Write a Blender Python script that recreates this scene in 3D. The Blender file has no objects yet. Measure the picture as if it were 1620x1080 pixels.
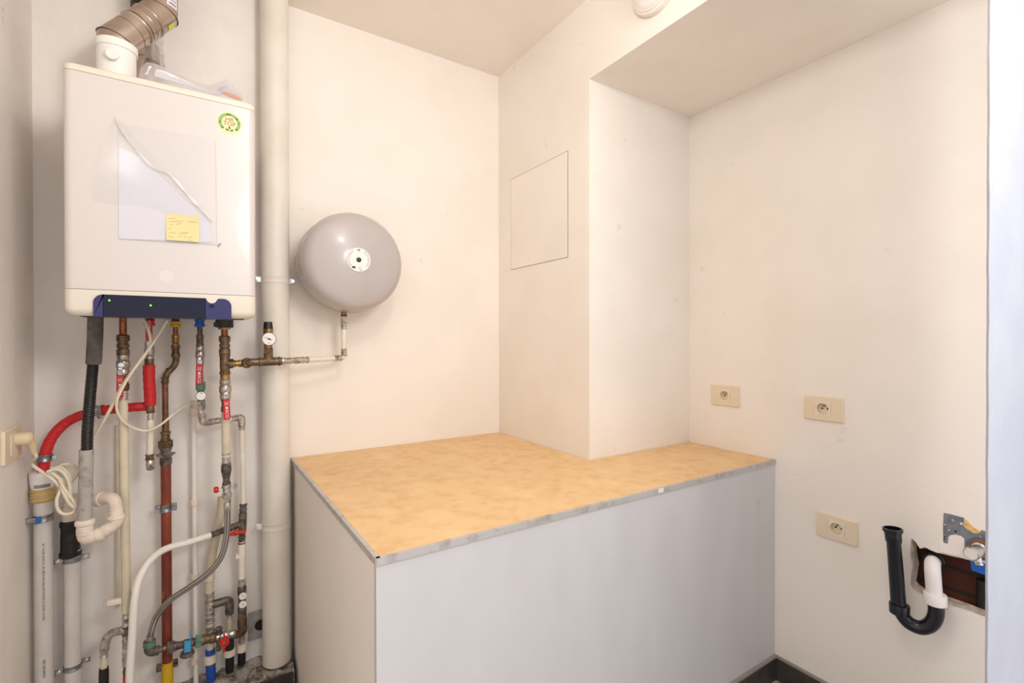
import bpy, bmesh, math, random
from mathutils import Vector, Matrix, Quaternion
S = bpy.context.scene
C = S.collection
random.seed(7)
PI = math.pi

# ------------------------------------------------------------------ camera
F_PX, YAW, PIT, ROL, H = 769.722, math.radians(32.8937), math.radians(-0.2959), math.radians(-0.0762), 1.36
FW = Vector((math.sin(YAW)*math.cos(PIT), math.cos(YAW)*math.cos(PIT), math.sin(PIT)))
_R = Vector((math.cos(YAW), -math.sin(YAW), 0)); _U = _R.cross(FW)
RT = _R*math.cos(ROL) + _U*math.sin(ROL); UP = -_R*math.sin(ROL) + _U*math.cos(ROL)
CAM = Vector((0, 0, H))
cam = bpy.data.objects.new('camera', bpy.data.cameras.new('camera')); C.objects.link(cam)
cam.data.sensor_width = 36; cam.data.lens = F_PX/1620*36; cam.data.clip_start = .01
M3 = Matrix((RT, UP, -FW)).transposed()
cam.matrix_world = Matrix.Translation(CAM) @ M3.to_4x4()
S.camera = cam

# ------------------------------------------------------------------ world, lights, exposure
S.view_settings.view_transform = 'Standard'; S.view_settings.look = 'None'
S.view_settings.gamma = 1; S.view_settings.exposure = 0.05
w = bpy.data.worlds.new('world'); S.world = w; w.use_nodes = True
w.node_tree.nodes['Background'].inputs[0].default_value = (.97, .96, .98, 1)
w.node_tree.nodes['Background'].inputs[1].default_value = 1.15
def light(name, kind, loc, energy, col, **k):
    l = bpy.data.lights.new(name, kind); l.energy = energy; l.color = col
    o = bpy.data.objects.new(name, l); C.objects.link(o); o.location = loc
    for a, b in k.items():
        if a == 'rot': o.rotation_euler = b
        else: setattr(l, a, b)
    return o
light('ceiling_bulb_light', 'POINT', (.45, .58, 2.45), 12.5, (1, .958, .91), shadow_soft_size=.06)
light('hall_fill_light', 'AREA', (.78, -.55, 2.2), 16, (1, .97, .935), shape='DISK', size=.6, rot=Vector((-1.1, 2.5, -.8)).to_track_quat('-Z', 'Y').to_euler())  # unseen fill added to brighten the left wall, placed by its shadow edge

# ------------------------------------------------------------------ unprojection: pixel of the 1620x1080 frame -> point on a real plane
def ray(px, py): return FW + RT*((px-810)/F_PX) + UP*((540-py)/F_PX)
def P(px, py, Y): d = ray(px, py); return CAM + d*(Y/d.y)
def PX(px, py, X): d = ray(px, py); return CAM + d*(X/d.x)
def PZ(px, py, Z): d = ray(px, py); return CAM + d*((Z-H)/d.z)
def rad(px, Y, wpx):                       # radius of an upright round bar that shows wpx wide
    u = (px-810)/F_PX; d = Y/ray(px, 540).y
    return wpx/2*d/(F_PX*math.sqrt(1+u*u))

# ------------------------------------------------------------------ materials
def lin(c):
    f = lambda v: v/12.92 if v <= .04045 else ((v+.055)/1.055)**2.4
    return (f(c[0]/255), f(c[1]/255), f(c[2]/255), 1)
def mat(name, col, rough=.5, metal=0, col2=None, scale=8, lo=.4, hi=.6, detail=6, bump=0, bscale=60, coat=0, spec=.5, stretch=None, emit=0, col3=None, lo3=.66, hi3=.72, scale3=20):
    m = bpy.data.materials.new(name); m.use_nodes = True
    n = m.node_tree; b = n.nodes['Principled BSDF']
    b.inputs['Base Color'].default_value = lin(col); b.inputs['Roughness'].default_value = rough
    b.inputs['Metallic'].default_value = metal; b.inputs['Coat Weight'].default_value = coat
    b.inputs['Specular IOR Level'].default_value = spec
    if emit: b.inputs['Emission Color'].default_value = lin(col); b.inputs['Emission Strength'].default_value = emit
    tc = n.nodes.new('ShaderNodeTexCoord'); src = tc.outputs['Object']
    if stretch:
        mp = n.nodes.new('ShaderNodeMapping'); mp.inputs['Scale'].default_value = stretch
        n.links.new(src, mp.inputs[0]); src = mp.outputs[0]
    def layer(prev, c, sc, l, h):
        t = n.nodes.new('ShaderNodeTexNoise'); t.inputs['Scale'].default_value = sc; t.inputs['Detail'].default_value = detail
        n.links.new(src, t.inputs['Vector'])
        r = n.nodes.new('ShaderNodeMapRange'); r.inputs[1].default_value = l; r.inputs[2].default_value = h
        n.links.new(t.outputs['Fac'], r.inputs[0])
        x = n.nodes.new('ShaderNodeMix'); x.data_type = 'RGBA'
        n.links.new(r.outputs[0], x.inputs['Factor'])
        if prev is None: x.inputs['A'].default_value = lin(col)
        else: n.links.new(prev, x.inputs['A'])
        x.inputs['B'].default_value = lin(c)
        return x.outputs['Result']
    out = None
    if col2: out = layer(None, col2, scale, lo, hi)
    if col3: out = layer(out, col3, scale3, lo3, hi3)
    if out: n.links.new(out, b.inputs['Base Color'])
    if bump:
        t = n.nodes.new('ShaderNodeTexNoise'); t.inputs['Scale'].default_value = bscale; t.inputs['Detail'].default_value = 4
        n.links.new(src, t.inputs['Vector'])
        bp = n.nodes.new('ShaderNodeBump'); bp.inputs['Strength'].default_value = bump; bp.inputs['Distance'].default_value = .01
        n.links.new(t.outputs['Fac'], bp.inputs['Height']); n.links.new(bp.outputs[0], b.inputs['Normal'])
    return m
M = {}
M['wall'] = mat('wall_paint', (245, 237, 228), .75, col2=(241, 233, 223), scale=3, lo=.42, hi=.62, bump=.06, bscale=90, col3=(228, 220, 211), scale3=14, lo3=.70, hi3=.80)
M['pipewall'] = mat('rough_wall_paint', (243, 236, 230), .8, col2=(235, 228, 221), scale=4, lo=.4, hi=.62, bump=.22, bscale=28, col3=(166, 160, 156), scale3=13, lo3=.70, hi3=.79)
M['leftwall'] = mat('left_wall_paint', (243, 235, 227), .8, col2=(237, 229, 220), scale=3, bump=.18, bscale=22, col3=(190, 180, 172), scale3=12, lo3=.72, hi3=.8)
M['ceil'] = mat('ceiling_paint', (245, 236, 226), .85, bump=.04, bscale=70, col2=(241, 232, 221), scale=3)
M['jamb'] = mat('door_wall_daylight_tint', (192, 194, 205), .7, col2=(186, 188, 200), scale=6, bump=.08, bscale=60)  # blue tint of the hall daylight put into the wall's colour
M['box'] = mat('painted_board', (210, 207, 207), .6, col2=(202, 199, 198), scale=4, lo=.4, hi=.65, bump=.05, bscale=40, col3=(188, 184, 182), scale3=14, lo3=.70, hi3=.80, stretch=(1, 1, .35))
M['hard'] = mat('tan_hardboard', (232, 195, 145), .55, col2=(222, 180, 126), scale=22, lo=.45, hi=.68, bump=.06, bscale=120, col3=(240, 205, 152), scale3=9, lo3=.5, hi3=.75, detail=9)
M['alu'] = mat('grey_trim', (196, 191, 187), .42, .25, col2=(168, 161, 157), scale=30, lo=.5, hi=.7)
M['tile'] = mat('dark_skirting_tile', (66, 62, 58), .45, col2=(52, 48, 45), scale=20)
M['tiletop'] = mat('skirting_top', (150, 143, 136), .7)
M['floor'] = mat('grey_screed', (176, 168, 158), .9, col2=(140, 132, 124), scale=26, lo=.45, hi=.62, bump=.5, bscale=50)
M['mortar'] = mat('dusty_mortar', (176, 166, 156), .95, col2=(98, 88, 82), scale=34, lo=.42, hi=.62, bump=.8, bscale=70, col3=(205, 198, 190), scale3=60, lo3=.6, hi3=.66)
M['enamel'] = mat('white_enamel', (214, 207, 203), .32, coat=.15)
M['markw'] = mat('faint_mark', (220, 213, 210), .4)
M['cream'] = mat('cream_plastic', (226, 217, 202), .38)
M['collar'] = mat('white_plastic', (244, 240, 236), .4)
M['navy'] = mat('navy_glossy_panel', (14, 16, 44), .16, spec=.35)
M['navy2'] = mat('violet_glossy_panel', (52, 50, 100), .25, spec=.35)
M['under'] = mat('black_underside', (30, 29, 30), .6)
M['led'] = mat('green_led', (120, 255, 60), .4, emit=2.5)
M['steel'] = mat('brushed_stainless', (206, 192, 182), .27, 1, col2=(182, 168, 158), scale=10, bump=.02, bscale=60)
M['steel_seam'] = mat('dark_steel_seam', (110, 96, 86), .4, 1)
M['chrome'] = mat('chrome', (215, 213, 212), .18, 1)
M['galv'] = mat('galvanised_steel', (178, 180, 182), .38, .9, col2=(140, 142, 146), scale=60)
M['press'] = mat('steel_press_fitting', (204, 197, 190), .3, .75, col2=(150, 142, 134), scale=60, lo=.45, hi=.65)
M['nickel'] = mat('nickel_valve_body', (186, 180, 174), .32, .9, col2=(140, 132, 124), scale=50, lo=.5, hi=.7)
M['brass'] = mat('tarnished_brass', (128, 104, 78), .42, .55, col2=(90, 72, 54), scale=50, lo=.4, hi=.62)
M['brass2'] = mat('bright_brass', (178, 140, 82), .35, .8, col2=(124, 94, 58), scale=60)
M['copper'] = mat('copper', (172, 108, 76), .35, .85, col2=(122, 74, 54), scale=40)
M['copperd'] = mat('dull_copper_pipe', (142, 98, 76), .45, .5, col2=(116, 76, 58), scale=30)
M['redpaint'] = mat('red_brown_paint', (138, 62, 42), .5, col2=(112, 46, 32), scale=26, stretch=(1, 1, .3), col3=(168, 96, 74), scale3=40, lo3=.66, hi3=.7)
M['redsleeve'] = mat('red_wrapped_insulation', (206, 34, 38), .55, bump=.5, bscale=90, stretch=(.35, .35, 1.3))
M['red'] = mat('red_lever', (200, 30, 44), .45)
M['redknob'] = mat('red_handle', (206, 36, 34), .4)
M['blue'] = mat('blue_plastic', (26, 98, 186), .4)
M['bluepipe'] = mat('blue_pipe', (26, 78, 170), .45, col2=(56, 96, 164), scale=40, lo=.55, hi=.7)
M['bluelabel'] = mat('light_blue_label', (70, 158, 206), .5)
M['yellow'] = mat('yellow_plastic', (214, 172, 40), .45)
M['green'] = mat('green_plastic', (102, 142, 120), .5, col2=(84, 120, 100), scale=40)
M['pexw'] = mat('white_composite_pipe', (233, 226, 212), .42, col2=(222, 212, 194), scale=14)
M['pext'] = mat('yellowed_composite_pipe', (216, 204, 178), .5, col2=(202, 190, 166), scale=12)
M['hosew'] = mat('white_hose', (234, 228, 220), .4)
M['cable'] = mat('cream_cable', (232, 220, 198), .45)
M['plug'] = mat('yellowed_plug', (222, 204, 168), .45)
M['pvc'] = mat('grey_pvc', (212, 205, 198), .45, col2=(205, 197, 189), scale=9)
M['pvcd'] = mat('dusty_grey_pvc', (176, 170, 164), .6, col2=(148, 142, 137), scale=40, lo=.5, hi=.68)
M['pvcw'] = mat('off_white_pvc', (236, 222, 208), .4, col2=(222, 204, 186), scale=20)
M['sleeve'] = mat('grey_brown_foam', (108, 102, 94), .8, col2=(84, 80, 78), scale=30, lo=.42, hi=.6)
M['black'] = mat('black_rubber', (26, 25, 26), .45)
M['blackhose'] = mat('black_corrugated_plastic', (22, 22, 23), .35)
M['rubbery'] = mat('yellowed_rubber', (200, 172, 118), .6)
M['grip'] = mat('dark_weathered_fitting', (118, 109, 100), .5, .35, col2=(78, 71, 64), scale=50, lo=.42, hi=.6)
M['drain'] = mat('painted_drain_pipe', (231, 224, 214), .5, col2=(224, 216, 204), scale=6, col3=(150, 140, 130), scale3=30, lo3=.74, hi3=.77)
M['tank'] = mat('grey_enamel', (186, 178, 175), .26, coat=.25)
M['label'] = mat('white_label', (238, 233, 228), .5)
M['print'] = mat('grey_print', (150, 144, 142), .6)
M['ink'] = mat('dark_print', (52, 50, 50), .6)
M['inkr'] = mat('brown_red_print', (172, 92, 66), .6)
M['inkg'] = mat('green_print', (84, 136, 58), .6)
M['inkl'] = mat('pale_green_print', (190, 214, 150), .6)
M['creamst'] = mat('cream_sticker', (244, 222, 172), .5)
M['note'] = mat('yellow_paper', (226, 212, 156), .7)
M['pen'] = mat('faded_pen', (190, 146, 104), .7)
M['paper'] = mat('white_paper', (232, 229, 234), .7)
M['paperb'] = mat('bluish_paper', (212, 210, 220), .7)
M['orange'] = mat('orange_card', (222, 128, 92), .6)
M['lime'] = mat('lime_sticker', (212, 220, 40), .5)
M['socket'] = mat('ivory_socket_plate', (233, 215, 188), .42)
M['socketin'] = mat('ivory_socket_insert', (236, 221, 197), .4)
M['hole'] = mat('dark_hole', (26, 22, 20), .7)
M['greybox'] = mat('dusty_socket_plate', (168, 164, 160), .6, col2=(146, 142, 138), scale=30)
M['trap'] = mat('dark_plastic_trap', (13, 13, 27), .28, coat=.15)
M['lampw'] = mat('white_lamp_housing', (242, 234, 226), .35)
M['lampglass'] = mat('opal_lamp_cover', (246, 238, 234), .22, coat=.4)
M['foam'] = mat('yellow_insulation_foam', (222, 176, 104), .9, col2=(240, 208, 150), scale=60, bump=.7, bscale=90)
M['plate'] = mat('zinc_plate', (146, 150, 156), .45, .7, col2=(128, 131, 138), scale=40)
M['gypsum'] = mat('broken_plaster_edge', (206, 190, 174), .9, col2=(180, 160, 142), scale=60, bump=.7, bscale=80)
M['rough_brown'] = mat('brown_washer', (128, 92, 58), .7)
def film_mat(name, white, gloss, tint=(.96, .96, .98, 1)):
    m = bpy.data.materials.new(name); m.use_nodes = True; n = m.node_tree; n.nodes.clear()
    o = n.nodes.new('ShaderNodeOutputMaterial'); t = n.nodes.new('ShaderNodeBsdfTransparent'); t.inputs[0].default_value = tint
    d = n.nodes.new('ShaderNodeBsdfDiffuse'); d.inputs[0].default_value = (.9, .88, .88, 1)
    g = n.nodes.new('ShaderNodeBsdfGlossy'); g.inputs['Roughness'].default_value = .32
    a = n.nodes.new('ShaderNodeMixShader'); a.inputs[0].default_value = white
    b = n.nodes.new('ShaderNodeMixShader'); b.inputs[0].default_value = gloss
    n.links.new(t.outputs[0], a.inputs[1]); n.links.new(d.outputs[0], a.inputs[2])
    n.links.new(a.outputs[0], b.inputs[1]); n.links.new(g.outputs[0], b.inputs[2]); n.links.new(b.outputs[0], o.inputs[0])
    return m
M['film'] = film_mat('clear_film', .06, .05, (.985, .985, .99, 1))
M['filmfold'] = film_mat('creased_film', .55, .16)
M['filmbag'] = film_mat('clear_bag_film', .22, .12)
# brick (behind the broken plaster)
mb = bpy.data.materials.new('old_brick'); mb.use_nodes = True; nt = mb.node_tree; bs = nt.nodes['Principled BSDF']; bs.inputs['Roughness'].default_value = .85
tcn = nt.nodes.new('ShaderNodeTexCoord'); mpn = nt.nodes.new('ShaderNodeMapping'); mpn.inputs['Rotation'].default_value = (PI/2, 0, PI/2); mpn.vector_type = 'POINT'
sx = nt.nodes.new('ShaderNodeSeparateXYZ'); cx = nt.nodes.new('ShaderNodeCombineXYZ')
nt.links.new(tcn.outputs['Object'], sx.inputs[0]); nt.links.new(sx.outputs[1], cx.inputs[0]); nt.links.new(sx.outputs[2], cx.inputs[1])
bk = nt.nodes.new('ShaderNodeTexBrick'); bk.inputs['Scale'].default_value = 1; bk.inputs['Brick Width'].default_value = .19; bk.inputs['Row Height'].default_value = .07
bk.inputs['Mortar Size'].default_value = .007; bk.inputs['Color1'].default_value = lin((104, 52, 34)); bk.inputs['Color2'].default_value = lin((84, 42, 30)); bk.inputs['Mortar'].default_value = lin((52, 44, 38))
nt.links.new(cx.outputs[0], bk.inputs['Vector']); nt.links.new(bk.outputs['Color'], bs.inputs['Base Color'])
M['brick'] = mb
# braided hose: crossing stripes along the hose, from the tube's own coordinates
mh = mat('braided_steel_hose', (150, 142, 136), .4, .45); nt = mh.node_tree; uvn = nt.nodes.new('ShaderNodeUVMap')
wv = nt.nodes.new('ShaderNodeTexWave'); wv.wave_type = 'BANDS'; wv.bands_direction = 'X'; wv.inputs['Scale'].default_value = 2.2; wv.inputs['Distortion'].default_value = .6
cr = nt.nodes.new('ShaderNodeMix'); cr.data_type = 'RGBA'; cr.inputs['A'].default_value = lin((92, 85, 80)); cr.inputs['B'].default_value = lin((186, 178, 172))
nt.links.new(uvn.outputs[0], wv.inputs['Vector']); nt.links.new(wv.outputs['Fac'], cr.inputs['Factor']); nt.links.new(cr.outputs['Result'], nt.nodes['Principled BSDF'].inputs['Base Color'])
M['braid'] = mh

# ------------------------------------------------------------------ mesh building
def frame(axis):
    a = axis.normalized(); t = Vector((0, 0, 1)) if abs(a.z) < .9 else Vector((0, -1, 0))
    u = t.cross(a).normalized(); return a, u, a.cross(u)
def fillet(pts, r, n=7):
    pts = [Vector(p) for p in pts]; out = [pts[0]]
    for i in range(1, len(pts)-1):
        a, b, c = pts[i-1], pts[i], pts[i+1]; d1 = (a-b); d2 = (c-b)
        k = min(r, d1.length*.48, d2.length*.48); p = b+d1.normalized()*k; q = b+d2.normalized()*k
        for j in range(n+1):
            t = j/n; out.append(p*(1-t)**2+b*2*t*(1-t)+q*t*t)
    return out+[pts[-1]]
def spline(pts, n=8):
    pts = [Vector(p) for p in pts]; q = [pts[0]*2-pts[1]]+pts+[pts[-1]*2-pts[-2]]; out = []
    for i in range(1, len(q)-2):
        for j in range(n):
            t = j/n; a, b, c, d = q[i-1:i+3]
            out.append(.5*((2*b)+(c-a)*t+(2*a-5*b+4*c-d)*t*t+(3*b-a-3*c+d)*t**3))
    return out+[pts[-1]]
class MB:
    def __init__(s): s.bm = bmesh.new(); s.uv = s.bm.loops.layers.uv.new('UVMap')
    def poly(s, vs): return s.bm.faces.new([s.bm.verts.new(v) for v in vs])
    def rings(s, rings, cap=True, closed=True):
        R = [[s.bm.verts.new(p) for p in r] for r in rings]; n = len(R[0]); acc = 0
        for i in range(len(R)-1):
            for j in range(n if closed else n-1):
                k = (j+1) % n; f = s.bm.faces.new((R[i][j], R[i][k], R[i+1][k], R[i+1][j]))
                for l, uv in zip(f.loops, ((j/n, i), ((j+1)/n, i), ((j+1)/n, i+1), (j/n, i+1))): l[s.uv].uv = uv
        if cap: s.bm.faces.new(R[0][::-1]); s.bm.faces.new(R[-1])
        return s
    def tube(s, pts, r, seg=16, cap=True):
        pts = [Vector(p) for p in pts]; n = len(pts); rr = r if isinstance(r, (list, tuple)) else [r]*n
        T = [(pts[min(i+1, n-1)]-pts[max(i-1, 0)]).normalized() for i in range(n)]
        _, u, v = frame(T[0]); out = []
        for i in range(n):
            if i: q = T[i-1].rotation_difference(T[i]); u = q @ u
            u = (u-T[i]*u.dot(T[i])).normalized(); v = T[i].cross(u)
            out.append([pts[i]+(u*math.cos(a)+v*math.sin(a))*rr[i] for a in (2*PI*k/seg for k in range(seg))])
        return s.rings(out, cap)
    def mitre(s, pts, r, seg=32):
        pts = [Vector(p) for p in pts]; n = len(pts); a, u, v = frame(pts[1]-pts[0])
        ring = [pts[0]+(u*math.cos(t)+v*math.sin(t))*r for t in (2*PI*k/seg for k in range(seg))]; out = [ring]
        for i in range(1, n):
            d = (pts[i]-pts[i-1]).normalized(); nrm = d if i == n-1 else (d+(pts[i+1]-pts[i]).normalized()).normalized()
            ring = [p+d*((pts[i]-p).dot(nrm)/d.dot(nrm)) for p in ring]; out.append(ring)
        return s.rings(out)
    def lathe(s, prof, o, axis, seg=24, cap=True):          # prof: (distance along axis, radius)
        a, u, v = frame(Vector(axis)); o = Vector(o)
        return s.rings([[o+a*t+(u*math.cos(q)+v*math.sin(q))*max(r, 1e-5) for q in (2*PI*(k+.5)/seg for k in range(seg))] for t, r in prof], cap)
    def prism(s, poly, d):                                    # polygon of points, extruded by vector d
        d = Vector(d); a = [s.bm.verts.new(p) for p in poly]; b = [s.bm.verts.new(Vector(p)+d) for p in poly]; n = len(a)
        s.bm.faces.new(a[::-1]); s.bm.faces.new(b)
        for i in range(n): s.bm.faces.new((a[i], a[(i+1) % n], b[(i+1) % n], b[i]))
        return s
    def box(s, x0, x1, y0, y1, z0, z1):
        return s.prism([(x0, y0, z0), (x1, y0, z0), (x1, y1, z0), (x0, y1, z0)], (0, 0, z1-z0))
    def sphere(s, c, r, n=16):
        return s.lathe([(-r*math.cos(PI*i/n), r*math.sin(PI*i/n)) for i in range(n+1)], c, (0, 0, 1), 2*n)
def obj(name, mb_, m, parent=None, bevel=0, smooth=35, label=None, segs=2):
    me = bpy.data.meshes.new(name); bm = mb_.bm
    bmesh.ops.recalc_face_normals(bm, faces=bm.faces); bm.to_mesh(me); bm.free()
    me.materials.append(M[m] if isinstance(m, str) else m)
    me.shade_smooth(); me.set_sharp_from_angle(angle=math.radians(smooth))
    o = bpy.data.objects.new(name, me); C.objects.link(o)
    if bevel:
        bv = o.modifiers.new('bevel', 'BEVEL'); bv.width = bevel; bv.segments = segs; bv.limit_method = 'ANGLE'; bv.angle_limit = math.radians(40)
    if parent: o.parent = parent
    if label: o['label'] = label
    return o
def thing(name, label, cat, group=None):
    o = bpy.data.objects.new(name, None); C.objects.link(o); o.empty_display_size = .05
    o['label'] = label; o['category'] = cat
    if group: o['group'] = group
    return o
def desc(o):
    r = []
    for c in o.children: r += [c]+desc(c)
    return r
def settle(o):                                                # put the Empty at the base of its parts
    k = desc(o); vs = [v.co for c in k for v in c.data.vertices]
    lo = [min(v[i] for v in vs) for i in range(3)]; hi = [max(v[i] for v in vs) for i in range(3)]
    b = Vector(((lo[0]+hi[0])/2, (lo[1]+hi[1])/2, lo[2]))
    for c in k: c.data.transform(Matrix.Translation(-b))
    o.location = b
def solo(o, label, cat, group=None, kind=None):               # a thing that is one mesh
    vs = [v.co for v in o.data.vertices]
    b = Vector(((min(v.x for v in vs)+max(v.x for v in vs))/2, (min(v.y for v in vs)+max(v.y for v in vs))/2, min(v.z for v in vs)))
    o.data.transform(Matrix.Translation(-b)); o.location = b
    o['label'] = label; o['category'] = cat
    if group: o['group'] = group
    if kind: o['kind'] = kind
    return o
def struct(name, mb_, m, **k):
    o = obj(name, mb_, m, **k); o['kind'] = 'structure'; return o
def copy_tree(o, parent=None):
    c = o.copy(); C.objects.link(c)
    if parent: c.parent = parent
    for ch in o.children: copy_tree(ch, c)
    return c
def text(name, s, size, loc, right, up, m, parent, depth=.0004, align='CENTER'):
    cu = bpy.data.curves.new(name, 'FONT'); cu.body = s; cu.size = size; cu.align_x = align; cu.align_y = 'CENTER'; cu.extrude = depth/2; cu.resolution_u = 3
    t = bpy.data.objects.new(name, cu); me = bpy.data.meshes.new_from_object(t); bpy.data.objects.remove(t)
    r = Vector(right).normalized(); u = Vector(up).normalized(); nn = r.cross(u)
    me.transform(Matrix.Translation(Vector(loc)) @ Matrix((r, u, nn)).transposed().to_4x4())
    me.materials.clear(); me.materials.append(M[m])
    o = bpy.data.objects.new(name, me); C.objects.link(o); o.parent = parent
    return o
E1, EY, EZ = Vector((1, 0, 0)), Vector((0, 1, 0)), Vector((0, 0, 1))
PR = {'cyl': [(0, .94), (.04, 1), (.96, 1), (1, .94)], 'pipe': [(0, 1), (1, 1)],
      'ring': [(0, .8), (.15, .95), (.35, 1), (.65, 1), (.85, .95), (1, .8)],
      'press': [(0, .88), (.04, 1), (.16, 1), (.2, .88), (.42, .88), (.46, 1), (.58, 1), (.62, .88), (.84, .88), (.88, 1), (.97, 1), (1, .88)],
      'union': [(0, .85), (.06, 1), (.22, 1), (.27, .84), (.6, .84), (.64, 1), (.9, 1), (1, .85)],
      'valve': [(0, .76), (.04, .88), (.24, .88), (.28, .8), (.36, .97), (.5, 1), (.64, .97), (.72, .8), (.76, .88), (.96, .88), (1, .76)],
      'ball': [(0, .7), (.15, .9), (.35, 1), (.65, 1), (.85, .9), (1, .7)],
      'comp': [(0, .8), (.05, 1), (.3, 1), (.33, .82), (.42, .82), (.45, .94), (.6, .94), (.63, .82), (.68, .82), (.7, 1), (.95, 1), (1, .8)]}
def seg_mb(a, b, ra, rb, shape, mb_=None):
    mb_ = mb_ or MB(); L = (b-a).length; hexa = shape == 'hex'
    pr = PR['cyl'] if hexa else PR[shape]
    return mb_.lathe([(t*L, k*(ra+(rb-ra)*t)) for t, k in pr], a, b-a, 6 if hexa else 24)
def stack(th, line, Y, items):
    """line: pixel centre line [(x, y)...] of an upright run at distance Y; items: (part, y0, y1, width px, shape, material[, end width])."""
    res = []
    def cx(y):
        for (xa, ya), (xb, yb) in zip(line, line[1:]):
            if ya <= y <= yb: return xa+(xb-xa)*(y-ya)/(yb-ya)
        return line[0][0] if y < line[0][1] else line[-1][0]
    for it in items:
        nm, y0, y1, wd, sh, m = it[:6]; y0 = 484 if y0 == 500 else y0; w2 = it[6] if len(it) > 6 else wd
        a, b = P(cx(y0), y0, Y), P(cx(y1), y1, Y)
        res.append(obj(nm, seg_mb(a, b, rad(cx(y0), Y, wd), rad(cx(y1), Y, w2), sh), m, th, smooth=25 if sh == 'hex' else 35))
    return res
def hseg(th, nm, a, b, w0, shape, m, w1=None):                # part between two points, widths in metres
    return obj(nm, seg_mb(Vector(a), Vector(b), w0/2, (w1 or w0)/2, shape), m, th, smooth=25 if shape == 'hex' else 35)
def lever(valve, x0, y0, x1, y1, wpx, Y, m='red', txt=True, flip=False):
    """flat hand lever in front of a valve, from its pivot down, with a plastic grip"""
    a, b = P(x0, y0, Y), P(x1, y1, Y); hw = rad(x1, Y, wpx); d = (b-a); dn = d.normalized(); s = dn.cross(EY).normalized()
    g0 = a+d*.22
    bar = MB().prism([a-s*hw*.7, a+s*hw*.7, g0+s*hw*.7, g0-s*hw*.7], (0, .003, 0))
    lv = obj('lever', bar, 'nickel', valve, bevel=.0006)
    grip = MB().prism([g0-s*hw, g0+s*hw, b+s*hw, b-s*hw], (0, .006, 0))
    gr = obj('lever_grip', grip, m, lv, bevel=.0018)
    hub = MB().lathe([(0, hw*.8), (.004, hw*.8), (.006, hw*.5)], a+EY*.004, (0, -1, 0), 6)
    obj('lever_nut', hub, 'chrome', lv)
    if txt:
        mid = g0+(b-g0)*.68-EY*.0006
        text('lettering', 'ARCO', hw*1.25, mid, dn, dn.cross(EY), 'label', gr)
        text('lettering', 'TAJO\n2000', hw*.62, g0+(b-g0)*.22-EY*.0006, dn, dn.cross(EY), 'label', gr)
        obj('emblem', MB().lathe([(0, hw*.36), (.0004, hw*.36)], g0+(b-g0)*.43-EY*.0002, (0, -1, 0), 16), 'label', gr)
    return lv
def elbow_tube(pts, r, fil=.02, seg=20): return MB().tube(fillet(pts, fil), r, seg)
def clamp_ring(parent, c, r, h, m, axis=(0, 0, 1), grooves=True):
    t = .0022
    prof = [(-h/2, r), (-h/2, r+t)] + ([(-h*.3, r+t), (-h*.2, r+t*.3), (h*.2, r+t*.3), (h*.3, r+t)] if grooves else []) + [(h/2, r+t), (h/2, r)]
    mb_ = MB(); a, u, v = frame(Vector(axis)); c = Vector(c)
    rings = [[c+a*z+(u*math.cos(q)+v*math.sin(q))*R for q in (2*PI*k/36 for k in range(36))] for z, R in prof]
    mb_.rings(rings+[rings[0]], cap=False)
    return obj('pipe_clamp', mb_, m, parent)
def bolt(parent, p, m='chrome', r=.005, l=.014, axis=(0, -1, 0)):
    a = Vector(axis)
    return obj('bolt', MB().lathe([(0, r), (l*.5, r), (l*.5, r*.6), (l, r*.6)], Vector(p), a, 6), m, parent, smooth=25)

# ------------------------------------------------------------------ room shell
YB, XC, YR, XR, ZS, ZC, ZT, YF, XB, XL, YJ = 2.1625, 1.317, 1.467, 1.943, 2.397, 2.718, .875, 1.0636, .334, -.444, .25
def grid_wall(name, o, du, dv, nu, nv, m, disp=None, holes=None):
    """a subdivided wall sheet with a little thickness, displaced along its normal"""
    mb_ = MB(); o, du, dv = Vector(o), Vector(du), Vector(dv); n = du.cross(dv).normalized()
    V = [[mb_.bm.verts.new(o+du*(i/nu)+dv*(j/nv)+n*(disp(i/nu, j/nv) if disp else 0)) for j in range(nv+1)] for i in range(nu+1)]
    for i in range(nu):
        for j in range(nv): mb_.bm.faces.new((V[i][j], V[i+1][j], V[i+1][j+1], V[i][j+1]))
    return struct(name, mb_, m)
struct('floor', MB().box(-1.2, 2.4, -1.0, YB+.1, -.1, 0), 'floor')
struct('ceiling', MB().box(-.7, XR+.2, -.4, YB+.1, ZC, ZC+.1), 'ceil')
# back wall in two paints: rough around the boiler, smooth beside it
def bumpy(u, v): return .004*math.sin(7*u+3*v)*math.sin(9*v+2)+.003*math.sin(23*u+1)*math.sin(17*v)
struct('wall_back', MB().box(.25, XC+.1, YB, YB+.1, 0, ZC), 'wall')
struct('wall_back_rough', MB().box(-.9, .25, YB, YB+.1, 0, ZC), 'pipewall')
struct('wall_left', MB().box(XL-.1, XL, .45, YB, 0, ZC), 'leftwall')
struct('wall_alcove_side', MB().box(XC, XR, YR, YB+.1, 0, ZC), 'wall')
struct('wall_lintel', MB().box(XC, XR+.1, YJ, YR, ZS, ZC), 'wall')
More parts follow.
